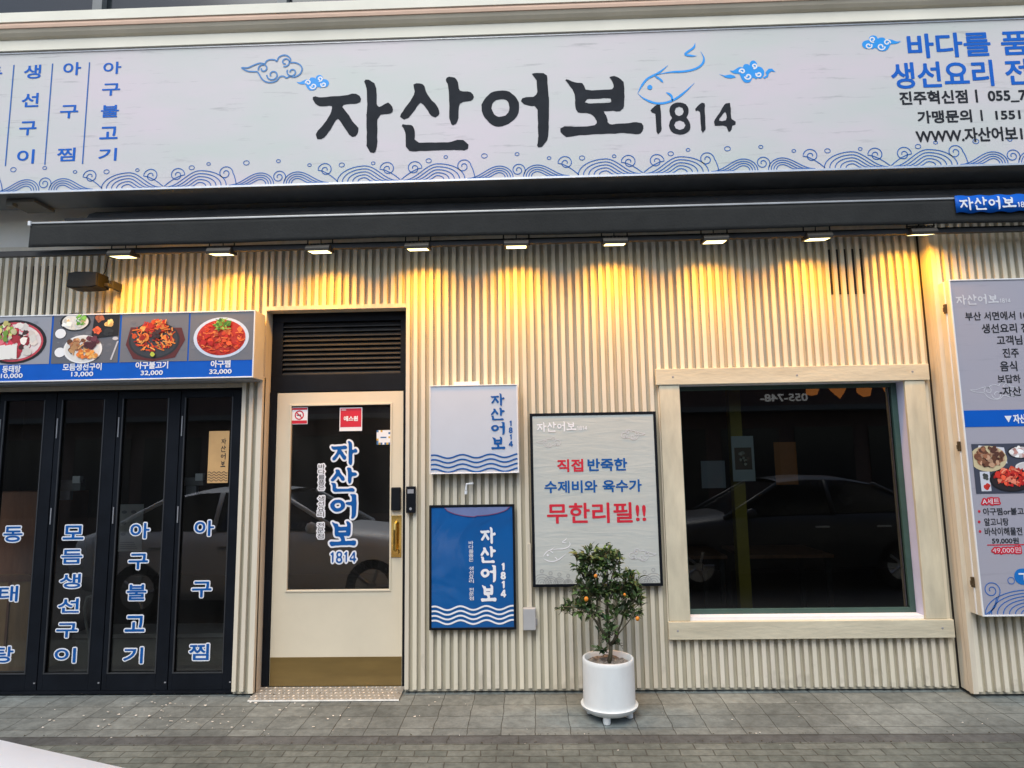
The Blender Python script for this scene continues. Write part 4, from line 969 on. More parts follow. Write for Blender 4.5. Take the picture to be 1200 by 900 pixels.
subdiv_text('lettering', '무한리필!!', (641, 589, 757, 613), M_red, .02)
b = MB(); name_line(b, rect(629, 494, 688, 506, -.05), -.05); drape(b, -.0035); b.build('faint_name', M_print_white, po)
b = MB()
def TP(x, z_):
    l, t, rr, bt = 636, 630, 668, 658; p = at(l+(x-48)/(565-48)*(rr-l), t+(z_-68)/(540-68)*(bt-t), -.05); return (p.x, p.z)
fish(b, TP, .006, -.05); drape(b, -.0035); b.build('faint_fish', M_print_white, po)
b = MB(); cloud(rect(728, 503, 756, 515, -.05), -.05, None, b, .004, True); cloud(rect(737, 643, 769, 657, -.05), -.05, None, b, .004, True); cloud(rect(629, 512, 657, 524, -.05), -.05, None, b, .003); drape(b, -.0035); b.build('faint_cloud', M_palewhite, po)
b = MB()
for (cx0, s_) in ((x0+.03, 1), (x1-.03, -1)):
    for k in range(4):
        cx = cx0+s_*(.035+.062*k)
        rr = [.065, .05, .04, .03][k]
        for f in (1, .72, .45, .2): b.ribbon([(cx+rr*f*math.cos(a*math.pi/12), z0+.024+rr*f*math.sin(a*math.pi/12)) for a in range(13)], .003, -.05)
        b.ribbon([(cx+.012*math.cos(a*.6283), z0+.024+rr+.022+.012*math.sin(a*.6283)) for a in range(10)], .0028, -.05, True)
drape(b, -.0035); b.build('wave_border', M_softgrey, po)

# switch box with its trunking
q = rect(613, 713, 628, 739, -.05); sb = thing('switch_box', 'small grey switch box below the gap between the blue poster and framed poster', 'switch box', ((q[0]+q[1])/2, 0, q[2]))
b = MB(); b.box(q[0], q[1], -.05, -.002, q[2], q[3]); b.build('box', mat('grey plastic', (.40, .41, .42), .45, var=.04), sb, .006)
b = MB(); b.box(q[1], q[1]+.010, -.035, -.02, q[2]+.03, q[2]+.075); b.build('latch', M_softgrey, sb, .002)
b = MB(); xm = (q[0]+q[1])/2+.008; b.box(xm-.011, xm+.011, -.016, -.0015, q[3], 1.02); b.build('trunking', M_slat, sb, .002)
# small pipe end with cable between the two left signs
p = at(549, 574, -.03); pe = thing('wall_hook', 'small white cable hook on the slats between the white light box and blue poster', 'hook', (p.x, 0, p.z))
b = MB(); b.tube([(p.x+.03, -.0, p.z+.045), (p.x+.03, -.045, p.z+.045), (p.x-.012, -.05, p.z+.042), (p.x-.016, -.05, p.z-.0)], .008, 8); b.build('pipe', M_white, pe)
b = MB(); b.tube([(p.x-.016, -.05, p.z-.004), (p.x-.017, -.05, p.z-.03)], .011, 8); b.build('nozzle', M_white, pe)

# tall menu board on the right ---------------------------------------------
BY = -.235
p0 = at(1111.5, 328, BY); p1 = at(1151, 722.5, BY); bx0 = (p0.x+p1.x)/2; bz1, bz0 = p0.z, p1.z; bx1 = bx0+1.05
mb_ = box_sign('menu_board', 'tall pale lilac menu board box with latches at the right end of the wall', 'menu board', (bx0, bx1, bz0, bz1), BY, -.118, mat('cream enamel', (.62, .58, .47), .5, var=.06), M_signface2, .010, M_white)
b = MB(); b.box(bx0-.006, bx0-.0005, BY+.045, BY+.055, bz0+.004, bz1-.004); b.build('door_seam', M_white, mb_)
for py in (360, 523, 684):
    z = at(1120, py, BY).z
    b = MB(); b.box(bx0-.016, bx0-.0005, BY+.040, BY+.060, z-.034, z+.034); b.box(bx0-.022, bx0-.016, BY+.040, BY+.058, z-.02, z+.01); b.build('latch', mat('tarnished brass latch', (.10, .07, .04), .4, metal=.6, var=.3, scale=30) if py == 360 else bpy.data.materials['tarnished brass latch'], mb_, .002)
y = BY-.002
def bt(body, l, t, r_, bt_, m, bold=.02, nm='lettering'):
    b = MB(); put_text(b, body, rect(l, t, r_, bt_, y), y, bold); return b.build(nm, m, mb_)
b = MB(); q = rect(1120, 344.5, 1184, 357, y); name_line(b, q, y); b.build('faint_name', M_palewhite, mb_)
bt('부산 서면에서 10', 1131, 365, 1204, 375, M_ink); bt('생선요리 전', 1150.5, 379, 1206, 390, M_ink); bt('고객님', 1168, 393, 1198, 404, M_ink)
bt('진주', 1175, 408, 1194, 419, M_ink); bt('음식', 1172, 423, 1192, 435, M_ink); bt('보답하', 1169, 439, 1196, 449, M_ink); bt('-자산', 1171, 453, 1197, 464, M_ink)
b = MB(); q = rect(1128, 480.5, 1200, 500, y); b.wall(bx0+.012, bx1-.012, q[2], q[3], y); b.build('blue_band', M_blue, mb_)
b = MB(); q = rect(1177, 485.5, 1200, 497, y); b.poly([[(q[0], q[3]-.01), (q[0]+.05, q[3]-.01), (q[0]+.025, q[2]+.012)]], y-.002); put_text(b, '자산', (q[0]+.058, q[0]+.145, q[2]+.004, q[3]), y-.002, .04); b.build('band_lettering', M_print_white, mb_)
b = MB(); cloud(rect(1137, 448, 1196, 468, y), y+.0016, None, b, .004); b.build('faint_cloud', M_palewhite, mb_)
q = rect(1141, 519.5, 1247, 578, y); b = MB(); b.col = srgb(66, 70, 84); b.wall(q[0], q[1], q[2], q[3], y); W_, H_ = q[1]-q[0], q[3]-q[2]; y1 = y-.001
b.col = srgb(214, 214, 222); b.poly([[(q[0]+W_*.08, q[3]-H_*.03), (q[0]+W_*.36, q[3]-H_*.08), (q[0]+W_*.38, q[3]-H_*.4), (q[0]+W_*.02, q[3]-H_*.3)]], y1)
def cut(cx, cz, rx, rz, yv, colr):
    b.col = srgb(*colr); b.poly([[(max(q[0]+.002, cx+rx*math.cos(2*math.pi*i/30)), cz+rz*math.sin(2*math.pi*i/30)) for i in range(30)]], yv)
cut(q[0]+W_*.17, q[2]+H_*.70, W_*.21, H_*.26, y1-.0004, (206, 190, 150)); heap(b, q[0]+W_*.19, q[2]+H_*.74, W_*.15, H_*.18, y1-.001, [(150, 100, 72), (110, 70, 50), (190, 150, 120), (80, 50, 40)], 70, .012, .026)
plate(b, q[0]+W_*.54, q[2]+H_*.82, W_*.15, H_*.13, y1-.0006, (40, 40, 44), (200, 190, 190)); heap(b, q[0]+W_*.54, q[2]+H_*.82, W_*.11, H_*.09, y1-.0016, [(226, 210, 206), (190, 140, 130), (240, 236, 230)], 30, .01, .022)
plate(b, q[0]+W_*.60, q[2]+H_*.52, W_*.14, H_*.11, y1-.0008, (225, 222, 220), (205, 200, 198), .85)
plate(b, q[0]+W_*.40, q[2]+H_*.27, W_*.24, H_*.24, y1-.0012, (28, 28, 32), (44, 36, 38), .9); heap(b, q[0]+W_*.40, q[2]+H_*.33, W_*.17, H_*.18, y1-.002, [(206, 50, 40), (226, 90, 60), (180, 30, 30), (240, 140, 110)], 80, .012, .026, strandy=True)
b.col = srgb(206, 208, 216); b.wall(q[0]+W_*.06, q[0]+W_*.17, q[2]+H_*.05, q[2]+H_*.44, y1-.0005); heap(b, q[0]+W_*.115, q[2]+H_*.34, W_*.03, H_*.05, y1-.001, [(70, 74, 70)], 6, .012, .018); heap(b, q[0]+W_*.115, q[2]+H_*.14, W_*.03, H_*.06, y1-.001, [(200, 50, 40)], 8, .012, .018)
heap(b, q[0]+W_*.84, q[2]+H_*.4, W_*.10, H_*.25, y1-.001, [(196, 60, 40), (226, 180, 120), (120, 80, 60)], 40, .012, .026)
b.build('dish_photo', M_tone, mb_)
b = MB(); q = rect(1151, 584, 1171, 591, y); put_text(b, 'A세트', q, y, .03, .010); b.build('set_outline', M_red, mb_); b = MB(); put_text(b, 'A세트', q, y-.0015, .0); b.build('set_lettering', M_print_white, mb_)
for tx, l, t, r_, bt_ in (('아구찜or불고기', 1152, 595, 1207, 603.5), ('알고니탕', 1153.5, 607, 1182, 616), ('바삭이해물전', 1154, 618, 1198, 627.5)):
    bt(tx, l, t, r_, bt_, M_ink); b = MB(); c = at(1147.5 if t < 600 else (1147.5 if t < 610 else 1148.5), (t+bt_)/2, y); b.disc(c.x, c.z, .009, .009, y, 12); b.build('bullet', M_red, mb_)
bt('59,000원', 1162.5, 630, 1194, 637.5, M_ink); b = MB(); u0 = at(1157, 638.7, y); u1 = at(1210, 637.3, y); b.ribbon([(u0.x, u0.z), (u1.x, u0.z)], .007, y); b.build('price_rule', M_red, mb_)
b = MB(); q = rect(1163, 641, 1196, 648.5, y); put_text(b, '49,000원', q, y, .02, .009); b.build('price_outline', M_red, mb_); b = MB(); put_text(b, '49,000원', q, y-.0015, .0); b.build('price_lettering', mat('pink print', (.72, .56, .60), .5), mb_)
q = rect(1188.5, 666, 1260, 685, y); rr = (q[3]-q[2])/2; zc = (q[2]+q[3])/2
b = MB(); b.poly([[(q[0]+rr+rr*math.cos(a), zc+rr*math.sin(a)) for a in [math.pi/2+math.pi*k/12 for k in range(13)]]+[(q[1]-rr+rr*math.cos(a), zc+rr*math.sin(a)) for a in [-math.pi/2+math.pi*k/12 for k in range(13)]]], y); pill = b.build('blue_pill', mat('sky blue print', srgb(14, 110, 190), .5), mb_)
b = MB(); b.box(q[0]+rr*.55, q[0]+rr*1.5, y-.0025, y-.0015, zc+rr*.25, zc+rr*.45); b.box(q[0]+rr*1.15, q[0]+rr*1.36, y-.0025, y-.0015, zc-rr*.5, zc+rr*.249); b.build('pill_lettering', M_print_white, mb_)
b = MB()
wx = bx0+.02; wz = bz0+.014; u_ = .0058
for k in range(7):
    f = 1-.13*k; b.ribbon([(wx+.30+.30*f*-math.cos(t*math.pi/18)*(1 if t < 9 else 1.25), wz+.155*f*math.sin(t*math.pi/18)) for t in range(19)], .006, y)
b.ribbon(spiral(wx+.055, wz+.155, .058, 1.7, -.6, 1), .006, y); b.ribbon([(wx+.10, wz+.12), (wx+.07, wz+.05), (wx+.02, wz)], .006, y); b.ribbon([(wx+.085, wz+.11), (wx+.06, wz+.04), (wx+.0, wz-.003)], .006, y)
for (a, c, rr_) in ((.19, .215, .022), (.33, .24, .014)): b.ribbon([(wx+a+rr_*math.cos(i*.5236), wz+c+rr_*math.sin(i*.5236)) for i in range(12)], .005, y, True)
for k in range(6): f = 1-.15*k; b.ribbon([(wx+.74+.26*f*-math.cos(t*math.pi/18), wz+.12*f*math.sin(t*math.pi/18)) for t in range(19)], .006, y)
b.build('wave_border', M_line, mb_)

# ================================================================== POTTED KUMQUAT
PX, PY = .472, -.36; PZ = gz(PY)
pt = thing('potted_plant', 'kumquat shrub with a few orange fruit in a round white footed pot', 'potted plant', (PX, PY, PZ))
M_pot = mat('white ceramic', (.74, .77, .765), .38, var=.09, scale=5, bump=.05, stretch=(1, 1, .5))
c = (PX, PY, PZ)
b = MB(); b.sm = True
b.lathe([(.145, .062), (.168, .066), (.1675, .09), (.1665, .33), (.1665, .352), (.163, .358), (.152, .358), (.148, .352), (.146, .30), (.146, .10)], c, 56)
o = b.build('pot', M_pot, pt); m_ = o.modifiers.new('edge', 'EDGE_SPLIT'); m_.split_angle = math.radians(50)
b = MB(); b.sm = True; b.lathe([(.0, .030), (.125, .030), (.15, .036), (.176, .058), (.184, .075), (.180, .079), (.172, .074), (.15, .060), (0, .058)], c, 56); o2 = b.build('saucer', M_pot, o); m_ = o2.modifiers.new('edge', 'EDGE_SPLIT'); m_.split_angle = math.radians(50)
for a in (-100, -10, 80, 170):
    fx, fy = PX+.125*math.cos(math.radians(a-5)), PY+.125*math.sin(math.radians(a-5)); zz = gz(fy)
    b = MB(); b.sm = True; b.lathe([(.0, zz-PZ), (.022, zz-PZ), (.024, zz-PZ+.006), (.024, .04)], (fx, fy, PZ), 20); f_ = b.build('foot', M_pot, o); m_ = f_.modifiers.new('edge', 'EDGE_SPLIT'); m_.split_angle = math.radians(50)
b = MB()
NR = 16
for i in range(NR+1):
    for k in range(40):
        a = 2*math.pi*k/40; r_ = .1465*i/NR; b.v.append((PX+r_*math.cos(a), PY+r_*math.sin(a), PZ+.325+.008*math.sin(a*3+i)+rnd.uniform(-.006, .006)))
for i in range(NR):
    for k in range(40): b.face((i*40+k, i*40+(k+1) % 40, (i+1)*40+(k+1) % 40, (i+1)*40+k))
M_soil = mat('gravelly soil', (.20, .17, .14), .9, var=.5, scale=45, bump=.6, bscale=80); b.build('soil', M_soil, pt)
M_bark = mat('grey green bark', (.085, .075, .045), .85, var=.3, scale=18, bump=.3)
def leaf_mat():
    m = bpy.data.materials.new('glossy leaf'); m.use_nodes = True; n = m.node_tree.nodes; L = m.node_tree.links; p = n['Principled BSDF']; p.inputs['Roughness'].default_value = .42; p.inputs['Specular IOR Level'].default_value = .35
    a = n.new('ShaderNodeAttribute'); a.attribute_name = 'tone'; L.new(a.outputs['Color'], p.inputs['Base Color']); 
    p.inputs['Transmission Weight'].default_value = 0
    return m
M_leaf = leaf_mat()
def PP(px, py, dy=0.0):
    q = at(px, py, PY+dy); return Vector((q.x, PY+dy, q.z))
trunk = MB(); trunk.sm = True
stem0 = Vector((PX+.005, PY, PZ+.318)); fork = PP(716, 757)
trunk.tube([stem0, stem0.lerp(fork, .5)+Vector((.004, 0, 0)), fork], [.017, .013, .012], 8)
limbs = [  # pixel path, depth drift, radii
 ([(716, 757), (708, 742), (699, 728), (688, 716), (672, 711), (660, 711)], -.10, .009),
 ([(713, 752), (703, 736), (694, 722), (688, 708), (684, 690)], .06, .008),
 ([(712, 752), (704, 737), (700, 712), (698, 685), (694, 660), (690, 645)], -.02, .009),
 ([(716, 757), (721, 746), (728, 731), (731, 718), (735, 695), (738, 675)], .05, .009),
 ([(717, 755), (726, 741), (737, 728), (746, 713)], -.10, .007),
 ([(714, 748), (712, 725), (711, 700), (712, 672), (711, 645)], .10, .008),
 ([(712, 700), (716, 680), (722, 660), (724, 644)], -.06, .006),
 ([(700, 700), (690, 692), (682, 680), (677, 662)], .08, .006),
 ([(731, 718), (738, 705), (748, 695)], .10, .005)]
tips = []
for path, dd, r0 in limbs:
    n = len(path); pts = [PP(x, y_, dd*(i/(n-1))) for i, (x, y_) in enumerate(path)]
    trunk.tube(pts, [r0*(1-.75*i/(n-1)) for i in range(n)], 7); tips.append(pts)
trunk.build('trunk', M_bark, pt)
fol = MB()
tw = MB(); tw.sm = True
def leaf(pos, d, L_, wd, tone):
    d = d.normalized(); side = d.cross(Vector((rnd.uniform(-.5, .5), rnd.uniform(-.5, .5), 1))).normalized(); up = side.cross(d).normalized()
    fol.col = tone; fol.sm = False
    a = pos; m1 = pos+d*L_*.35+up*wd*.15; m2 = pos+d*L_*.72+up*wd*.05; e = pos+d*L_-up*L_*.12
    fol.add([a, m1+side*wd*.5+up*wd*.22, m1, m1-side*wd*.5+up*wd*.22, m2+side*wd*.38+up*wd*.16, m2, m2-side*wd*.38+up*wd*.16, e], [(0, 2, 1), (0, 3, 2), (1, 2, 5, 4), (2, 3, 6, 5), (4, 5, 7), (5, 6, 7)])
greens = [(.065, .115, .03), (.05, .09, .03), (.095, .145, .05), (.12, .17, .06), (.04, .07, .028), (.08, .125, .055)]
clusters = [  # centre pixel, radius px x, y, depth radius, count
 (690, 652, 16, 12, .09, 95), (710, 650, 12, 12, .09, 80), (722, 655, 9, 9, .06, 40), (680, 664, 9, 10, .07, 45), (702, 668, 18, 12, .10, 100),
 (688, 690, 18, 12, .10, 105), (708, 692, 16, 14, .10, 95), (738, 678, 13, 9, .08, 75), (728, 695, 15, 12, .09, 85), (744, 700, 10, 10, .08, 60), (718, 672, 12, 10, .08, 40),
 (676, 712, 17, 8, .08, 70), (662, 712, 9, 5, .05, 20), (692, 715, 10, 8, .08, 40), (738, 716, 12, 8, .08, 50), (722, 716, 10, 9, .07, 30), (715, 740, 9, 9, .06, 26), (705, 745, 8, 8, .06, 14), (706, 762, 8, 4, .06, 16), (726, 752, 7, 8, .05, 10), (716, 728, 10, 8, .06, 16)]
pxm = 4.37/F_PX
for (cx, cy, rx, ry, rd, cnt) in clusters:
    cc = PP(cx, cy)
    for i in range(int(cnt*.46)):
        while True:
            u = Vector((rnd.uniform(-1, 1), rnd.uniform(-1, 1), rnd.uniform(-1, 1)))
            if u.length < 1: break
        q = cc+Vector((u.x*rx*pxm, u.y*rd, u.z*ry*pxm))
        d0 = (Vector((u.x*.8, u.y*1.0, .35+u.z*.4))+Vector((rnd.uniform(-.5, .5), rnd.uniform(-.5, .5), rnd.uniform(-.3, .5)))).normalized()
        g = rnd.choice(greens); v = rnd.uniform(.75, 1.25)
        # a rosette of three or four leaves about a twig end
        tw.tube([q-d0*.05, q], [.0022, .0012], 4, False)
        for k in range(rnd.choice((2, 3, 3, 4))):
            d = (d0+Vector((rnd.uniform(-.9, .9), rnd.uniform(-.9, .9), rnd.uniform(-.6, .6)))).normalized()
            leaf(q-d0*rnd.uniform(0, .03), d, rnd.uniform(.034, .066), rnd.uniform(.017, .028), tuple(c_*v*rnd.uniform(.85, 1.2) for c_ in g))
fol.build('foliage', M_leaf, pt); tw.build('twig', M_bark, pt)
M_fruit = mat('ripe kumquat skin', (.62, .22, .018), .45, var=.15, scale=20, bump=.1, bscale=90)
for (fx, fy, r_) in ((698, 675, .011), (687, 702, .014), (747, 725, .013), (732, 697, .009)):
    q = PP(fx, fy, -.13); b = MB(); b.sm = True
    b.lathe([(r_*math.sin(math.pi*i/10)+.0001, -r_*1.12*math.cos(math.pi*i/10)) for i in range(11)], q, 16); b.build('fruit', M_fruit, pt)

# fallen petals and grit on the paving
b = MB()
def petal(x, y_, s_):
    z = gz(y_)+.0045; a = rnd.uniform(0, 6.28); pts = []
    for k in range(5):
        t = a+2*math.pi*k/5; rr_ = s_*rnd.uniform(.6, 1.1); pts.append((x+rr_*math.cos(t), y_+rr_*.75*math.sin(t), z+rnd.uniform(0, .004)))
    b.add(pts, [(0, 1, 2, 3, 4)])
for i in range(85): petal(rnd.gauss(-2.4, .55), rnd.uniform(-.52, -.06), rnd.choice((.004, .006, .008, .011)))
for i in range(60): petal(rnd.uniform(-3.6, 3.2), rnd.uniform(-.85, -.05), rnd.choice((.003, .004, .006, .008)))
tagp(b.build('fallen_petals', mat('white petals', (.72, .70, .64), .7, var=.1)), 'scattered white petals lying on the grey paving', kind='stuff')
b = MB()
for i in range(420):
    x = rnd.uniform(-4, 3.6); y_ = rnd.choice((-.722, -.722, -.62, -.008, -.012))+rnd.gauss(0, .006); s_ = rnd.uniform(.003, .008); petal(x, y_, s_)
tagp(b.build('dirt', mat('dark litter', (.05, .045, .03), .9, var=.3)), 'dark grit gathered along the paving joints', kind='stuff')

# ================================================================== THINGS BEHIND THE GLASS
M_wood = mat('red brown cabinet wood', (.22, .085, .035), .5, var=.25, scale=3, stretch=(6, 1, 1)); M_paper = mat('hanging paper', (.60, .60, .58), .7, var=.05)
cb = thing('cabinet', 'red brown wooden cabinet behind the left folding door', 'cabinet', (-4.5, .7, 0))
b = MB(); b.box(-5.2, -3.98, .55, .95, .0, .75); b.build('cabinet_body', mat('ochre wood', (.36, .20, .075), .5, var=.2, scale=3, stretch=(6, 1, 1)), cb); b = MB(); b.box(-5.2, -3.96, .60, .95, .752, 1.42); b.build('upper_shelf', M_wood, cb)
b = MB(); b.box(-4.3, -4.28, .542, .55, .06, .70); b.box(-5.2, -3.98, .54, .55, .70, .75); b.build('cabinet_door', M_wood, cb)
def counter(x0, x1, y0, y1, h, lab):
    t = thing('counter', lab, 'counter', ((x0+x1)/2, y0, 0)); b = MB(); b.box(x0, x1, y0, y1, 0, h); b.build('counter_body', mat('grey counter', (.16, .16, .15), .4), t); b = MB(); b.box(x0-.02, x1+.02, y0-.02, y1, h+.001, h+.03); b.build('counter_top', mat('pale counter top', (.4, .4, .38), .3), t)
counter(-3.55, -2.25, .32, .62, .31, 'low grey ledge behind the folding doors')
nt_ = thing('notice', 'tall white paper notice hanging behind the folding doors', 'notice', (-3.1, .35, 1.0)); q = rect(139, 591, 167, 646, .32)
b = MB(); b.box(q[0], q[1], .32, .323, q[2], q[3]); b.build('paper', M_paper, nt_)
b = MB()
for i in range(3):
    for j in range(2): cxp = q[0]+.04+j*.075; czp = q[3]-.06-i*.085; b.disc(cxp, czp, .022, .013, .3185, 12)
for i in range(4): b.wall(q[0]+.02, q[1]-.03-.01*i, q[2]+.02+i*.015, q[2]+.026+i*.015, .3185)
b.build('print', M_softgrey, nt_)
for k, (l, t_, r_, bt_) in enumerate(((66, 558, 94, 586), (214, 555, 238, 580))):
    q = rect(l, t_, r_, bt_, .12); dvc = thing('wall_dispenser', ['grey boxed door closer seen through the second folding door', 'grey boxed door closer seen through the folding door nearest the entrance'][k], 'device', (q[0], .12, q[2]))
    b = MB(); b.box(q[0], q[1], .12, .18, q[2]+.07, q[3]-.03); b.build('body', mat('dull grey plastic', (.20, .20, .20), .5) if k == 0 else bpy.data.materials['dull grey plastic'], dvc, .004); b = MB(); b.box(q[1]-.06, q[1], .11, .15, q[3]-.055, q[3]); b.build('cap', M_white, dvc, .004); b = MB(); b.box(q[0]+.02, q[0]+.10, .13, .17, q[2]-.0, q[2]+.069); b.build('lower_case', M_softgrey, dvc, .004)
hs = MB(); hs.sm = True; hp = [at(x, y_, .2) for x, y_ in ((111, 697), (102, 700), (99, 712), (101, 730), (105, 750), (106, 775), (103, 790))]; hs.tube([(p_.x, .2, p_.z) for p_ in hp], .011, 8)
tagp(hs.build('hose', mat('pale hose', (.36, .37, .35), .4)), 'pale rubber hose hanging behind the second folding door', 'hose')
ypst = MB(); p0_, p1_ = at(860, 465, .45), at(873, 715, .45); ypst.box((p0_.x+p1_.x)/2-.045, (p0_.x+p1_.x)/2+.045, .42, .50, 0, 2.95)
tagp(ypst.build('post', mat('yellow painted post', (.42, .29, .02), .5, var=.1)), 'yellow painted post standing inside behind the window', 'post')
for k, (l, t_, r_, bt_, m_, lab) in enumerate(((858, 511, 884, 564, 'photo', 'small paper with dish photo on the yellow post behind the window'), (822, 540, 850, 572, 'white', 'pale notice inside at the left of the window'), (908, 518, 934, 568, 'orange', 'orange panel inside near the middle of the window'))):
    q = rect(l, t_, r_, bt_, .38); t = thing('notice', lab, 'notice', (q[0], .38, q[2])); b = MB(); b.box(q[0], q[1], .38, .384, q[2], q[3])
    b.build('paper', {'photo': M_paper, 'white': M_softgrey, 'orange': mat('orange panel', (.45, .14, .02), .6)}[m_], t)
    if m_ == 'photo':
        b = MB(); b.col = srgb(120, 96, 80); b.wall(q[0]+.02, q[1]-.02, q[2]+.09, q[3]-.09, .3785); heap(b, (q[0]+q[1])/2, (q[2]+q[3])/2, .04, .05, .378, [(200, 190, 170), (140, 110, 90), (90, 70, 60)], 20, .01, .02); b.build('print', M_tone, t)
# table and chairs glimpsed in the dining room
for k, x in enumerate((1.35, 2.3)):
    t = thing('dining_table', ['dark dining table inside behind the left half of the window', 'dark dining table inside behind the right half of the window'][k], 'table', (x, 1.6, 0))
    b = MB(); b.box(x-.4, x+.4, 1.25, 1.95, .71, .74); b.build('table_top', M_wood, t, .004)
    for sx in (-.36, .36):
        for sy in (-.3, .3): b = MB(); b.box(x+sx-.02, x+sx+.02, 1.6+sy-.02, 1.6+sy+.02, 0, .709); b.build('leg', M_blackmat, t)

# ================================================================== ACROSS THE STREET
M_op = mat('opposite wall render', (.20, .19, .175), .8, var=.12, scale=1); M_opd = mat('opposite dark brown', (.15, .08, .06), .6, var=.2); M_opg = mat('opposite window glass', (.02, .022, .025), .1)
op = thing('opposite_building', 'dark brown shop building across the street with wide fascia', 'building', (0, -11.6, ROAD_Z))
b = MB(); b.box(-24, 24, -19, -12, ROAD_Z, 4.4); b.build('wall', M_op, op)
b = MB(); b.box(-24, 24, -12.02, -11.998, ROAD_Z, 2.9); b.build('shop_front', M_opd, op)
for i in range(-9, 10):
    b = MB(); b.box(i*1.9-.75, i*1.9+.75, -11.99, -11.96, .35, 2.4); b.build('window', M_opg, op)
b = MB(); b.box(-24, 24, -11.9, -11.6, 2.95, 3.75); fa = b.build('fascia', M_opd, op)
b = MB(); b.box(-24, 24, -11.75, -11.3, 2.80, 2.93); b.build('canopy', M_op, op)
b = MB(); put_text(b, '055-748-', (-.6, .6, 3.05, 3.25), 0, .03)
o = b.build('fascia_lettering', mat('lit white letters', (.8, .8, .8), .4, emit=(1, .95, .85, .5)), None); o.parent = fa; o.rotation_euler = (0, 0, math.pi); o.location = (6.5, .005, -ROAD_Z)
b = MB()
for i in range(4): blob(b, -1.0+i*.66, 3.36, .26, -.003, 7)
o = b.build('fascia_ornament', mat('lit red letters', (.85, .30, .08), .3, emit=(1.0, .32, .06, .9)), fa, 0, False); o.rotation_euler = (0, 0, math.pi); o.location = (8.2, .005, -ROAD_Z)

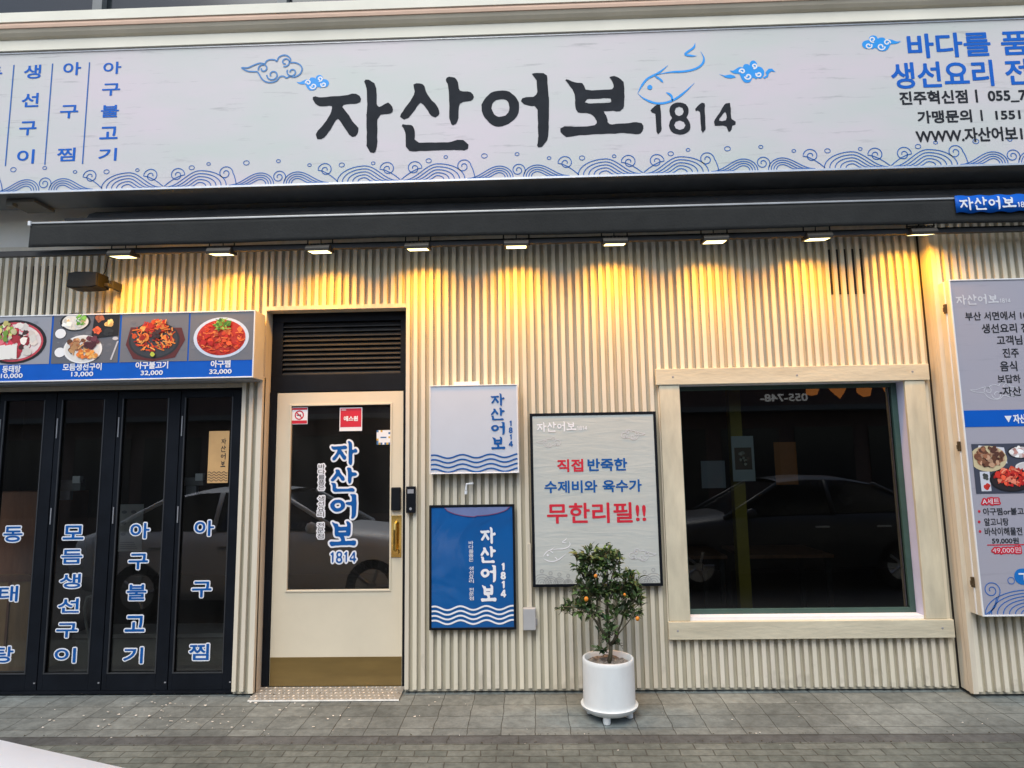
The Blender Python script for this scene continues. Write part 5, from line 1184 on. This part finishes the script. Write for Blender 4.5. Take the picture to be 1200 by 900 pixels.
# ------------------------------------------------------------------ parked cars
def car(name, label, paint, x_front, y0, y1, direction):
    """saloon car along X; direction +1 = bonnet towards +X; x_front is the nose"""
    Wd = y1-y0; yc = (y0+y1)/2
    t = thing(name, label, 'car', (x_front-direction*2.2, yc, ROAD_Z))
    prof = [(0, .50, .62), (.05, .40, .72), (.25, .30, .80), (.75, .24, .875), (1.15, .22, .92), (1.45, .21, .955), (2.2, .21, .975), (3.0, .22, .985), (3.6, .24, .99), (4.1, .30, .99), (4.35, .36, .93), (4.42, .45, .72)]
    fr = [0, .06, .2, .5, .8, .93, 1]
    b = MB(); b.sm = True; ring = []
    def section(xr, zl, zh, wf):
        hw = Wd/2*wf; rc = min(.09, (zh-zl)/3)
        pts = [(-hw*.92, zl), (-hw, zl+rc*1.5), (-hw, zl+(zh-zl)*.6), (-hw*.985, zh-rc*1.6), (-hw*.94, zh-rc*.55), (-hw*.84, zh), (-hw*.5, zh+.028), (0, zh+.036), (hw*.5, zh+.028), (hw*.84, zh), (hw*.94, zh-rc*.55), (hw*.985, zh-rc*1.6), (hw, zl+(zh-zl)*.6), (hw, zl+rc*1.5), (hw*.92, zl)]
        return [(x_front-direction*xr, yc+a, ROAD_Z+z) for a, z in pts]
    n = 15
    for (xr, zl, zh) in prof:
        wf = 1-.16*max(0, 1-xr/.75)**2-.10*max(0, (xr-3.8)/.62)**2
        if xr < .2: wf -= .05*(.2-xr)/.2
        ring.append(section(xr, zl, zh, wf))
    k0 = len(b.v)
    for rg in ring: b.v += rg
    for i in range(len(ring)-1):
        for k in range(n):
            j = (k+1) % n; q = (k0+i*n+k, k0+i*n+j, k0+(i+1)*n+j, k0+(i+1)*n+k); b.face(q if direction < 0 else q[::-1])
    b.face([k0+k for k in range(n)]); b.face([k0+(len(ring)-1)*n+k for k in range(n)])
    # roof shell
    cab = [(1.30, .93, .92), (2.10, 1.40, .74), (2.5, 1.445, .72), (3.0, 1.43, .72), (3.35, 1.36, .73), (4.05, 1.0, .86)]
    body = b.build('body', paint, t)
    rf = MB(); rf.sm = True
    for i in (1, 2, 3, 4):
        xr, z, wf = cab[i]; hw = Wd/2*wf
        rf.v += [(x_front-direction*xr, yc+a*hw, ROAD_Z+z+dz) for a, dz in ((-1.0, -.03), (-.9, .0), (-.45, .022), (0, .03), (.45, .022), (.9, .0), (1.0, -.03))]
    for i in range(3):
        for k in range(6): q = (i*7+k, i*7+k+1, i*7+k+8, i*7+k+7); rf.face(q if direction < 0 else q[::-1])
    for sgn in (-1, 1):
        for (ia, ib) in ((0, 1), (4, 5)):
            xa_, za_, wa = cab[ia]; xb_, zb2, wb = cab[ib]
            rf.tube([(x_front-direction*xa_, yc+sgn*Wd/2*wa*.98, ROAD_Z+za_), (x_front-direction*xb_, yc+sgn*Wd/2*wb, ROAD_Z+zb2-.02)], .028, 6)
        rf.tube([(x_front-direction*2.75, yc+sgn*Wd/2*.90, ROAD_Z+.97), (x_front-direction*2.72, yc+sgn*Wd/2*.72, ROAD_Z+1.41)], .03, 6)
    rf.build('roof', paint, t)
    gl = MB()
    def G(i, a): xr, z, wf = cab[i]; return (x_front-direction*xr, yc+a*Wd/2*wf*.985, ROAD_Z+z-.012)
    gl.quad(G(0, -1), G(0, 1), G(1, 1), G(1, -1)); gl.quad(G(4, -1), G(4, 1), G(5, 1), G(5, -1))
    for s_ in (-1, 1):
        f2 = [(x_front-direction*xr, yc+s_*Wd/2*wf, ROAD_Z+z) for xr, z, wf in ((1.32, .95, .905), (2.10, 1.385, .735), (2.5, 1.42, .715), (3.0, 1.405, .715), (3.35, 1.34, .725), (4.0, 1.0, .85))]
        gl.add(f2, [(0, 1, 2, 3, 4, 5)])
    gl.build('car_glass', M_carglass, t)
    for xr in (.92, 3.55):
        for s_ in (-1, 1):
            wc = (x_front-direction*xr, yc+s_*(Wd/2-.10), ROAD_Z+.325)
            b = MB(); b.sm = True; b.lathe([(.20, -.10), (.31, -.10), (.325, -.07), (.325, .07), (.31, .10), (.20, .10)], wc, 32, 'Y'); wh = b.build('wheel', M_tyre, t)
            b = MB(); b.lathe([(.0, s_*.095), (.06, s_*.10), (.06, s_*.085), (.07, s_*.08), (.2, s_*.09), (.205, s_*.10), (.2, s_*.06)], wc, 30, 'Y')
            for k in range(5):
                a = k*1.2566; b.tube([(wc[0]+.05*math.cos(a), wc[1]+s_*.095, wc[2]+.05*math.sin(a)), (wc[0]+.195*math.cos(a), wc[1]+s_*.10, wc[2]+.195*math.sin(a))], .022, 5)
            b.build('rim', M_alu, wh)
    for s_ in (-1, 1):
        b = MB(); cx = x_front-direction*1.62; yy_ = yc+s_*(Wd/2+.06); b.sm = True
        b.lathe([(.0001, -.07), (.05, -.055), (.07, 0), (.05, .05), (.0001, .07)], (cx, yy_, ROAD_Z+1.0), 14); b.box(cx-.02, cx+.02, min(yy_, yc+s_*Wd/2*.9), max(yy_, yc+s_*Wd/2*.9), ROAD_Z+.95, ROAD_Z+.975); b.build('mirror', paint, t)
        b = MB(); hx = x_front-direction*.16; y_ = yc+s_*Wd/2*.66; b.box(hx-.10, hx+.10, y_-.16, y_+.16, ROAD_Z+.60, ROAD_Z+.70); b.build('headlight', M_alu, t, .02)
        for xr in (2.55, 3.35):
            b = MB(); hx = x_front-direction*xr; b.box(hx-.09, hx+.09, yc+s_*(Wd/2)-.012, yc+s_*(Wd/2)+.018, ROAD_Z+.80, ROAD_Z+.825); b.build('door_handle', M_alu, t, .006)
    return t
M_carglass = mat('car window', (.012, .014, .016), .05, var=.1); M_tyre = mat('tyre rubber', (.018, .018, .018), .8)
def paint(name, col):
    m = mat(name, col, .38, var=.02); m.node_tree.nodes['Principled BSDF'].inputs['Coat Weight'].default_value = .15; return m
car('parked_car', 'white car whose bonnet corner shows at the lower left', paint('white car paint', (.88, .89, .90)), -.93, -4.24, -2.52, 1)
car('parked_car', 'dark car reflected in the wide window', paint('dark car paint', (.03, .032, .036)), 1.25, -5.5, -3.75, -1)
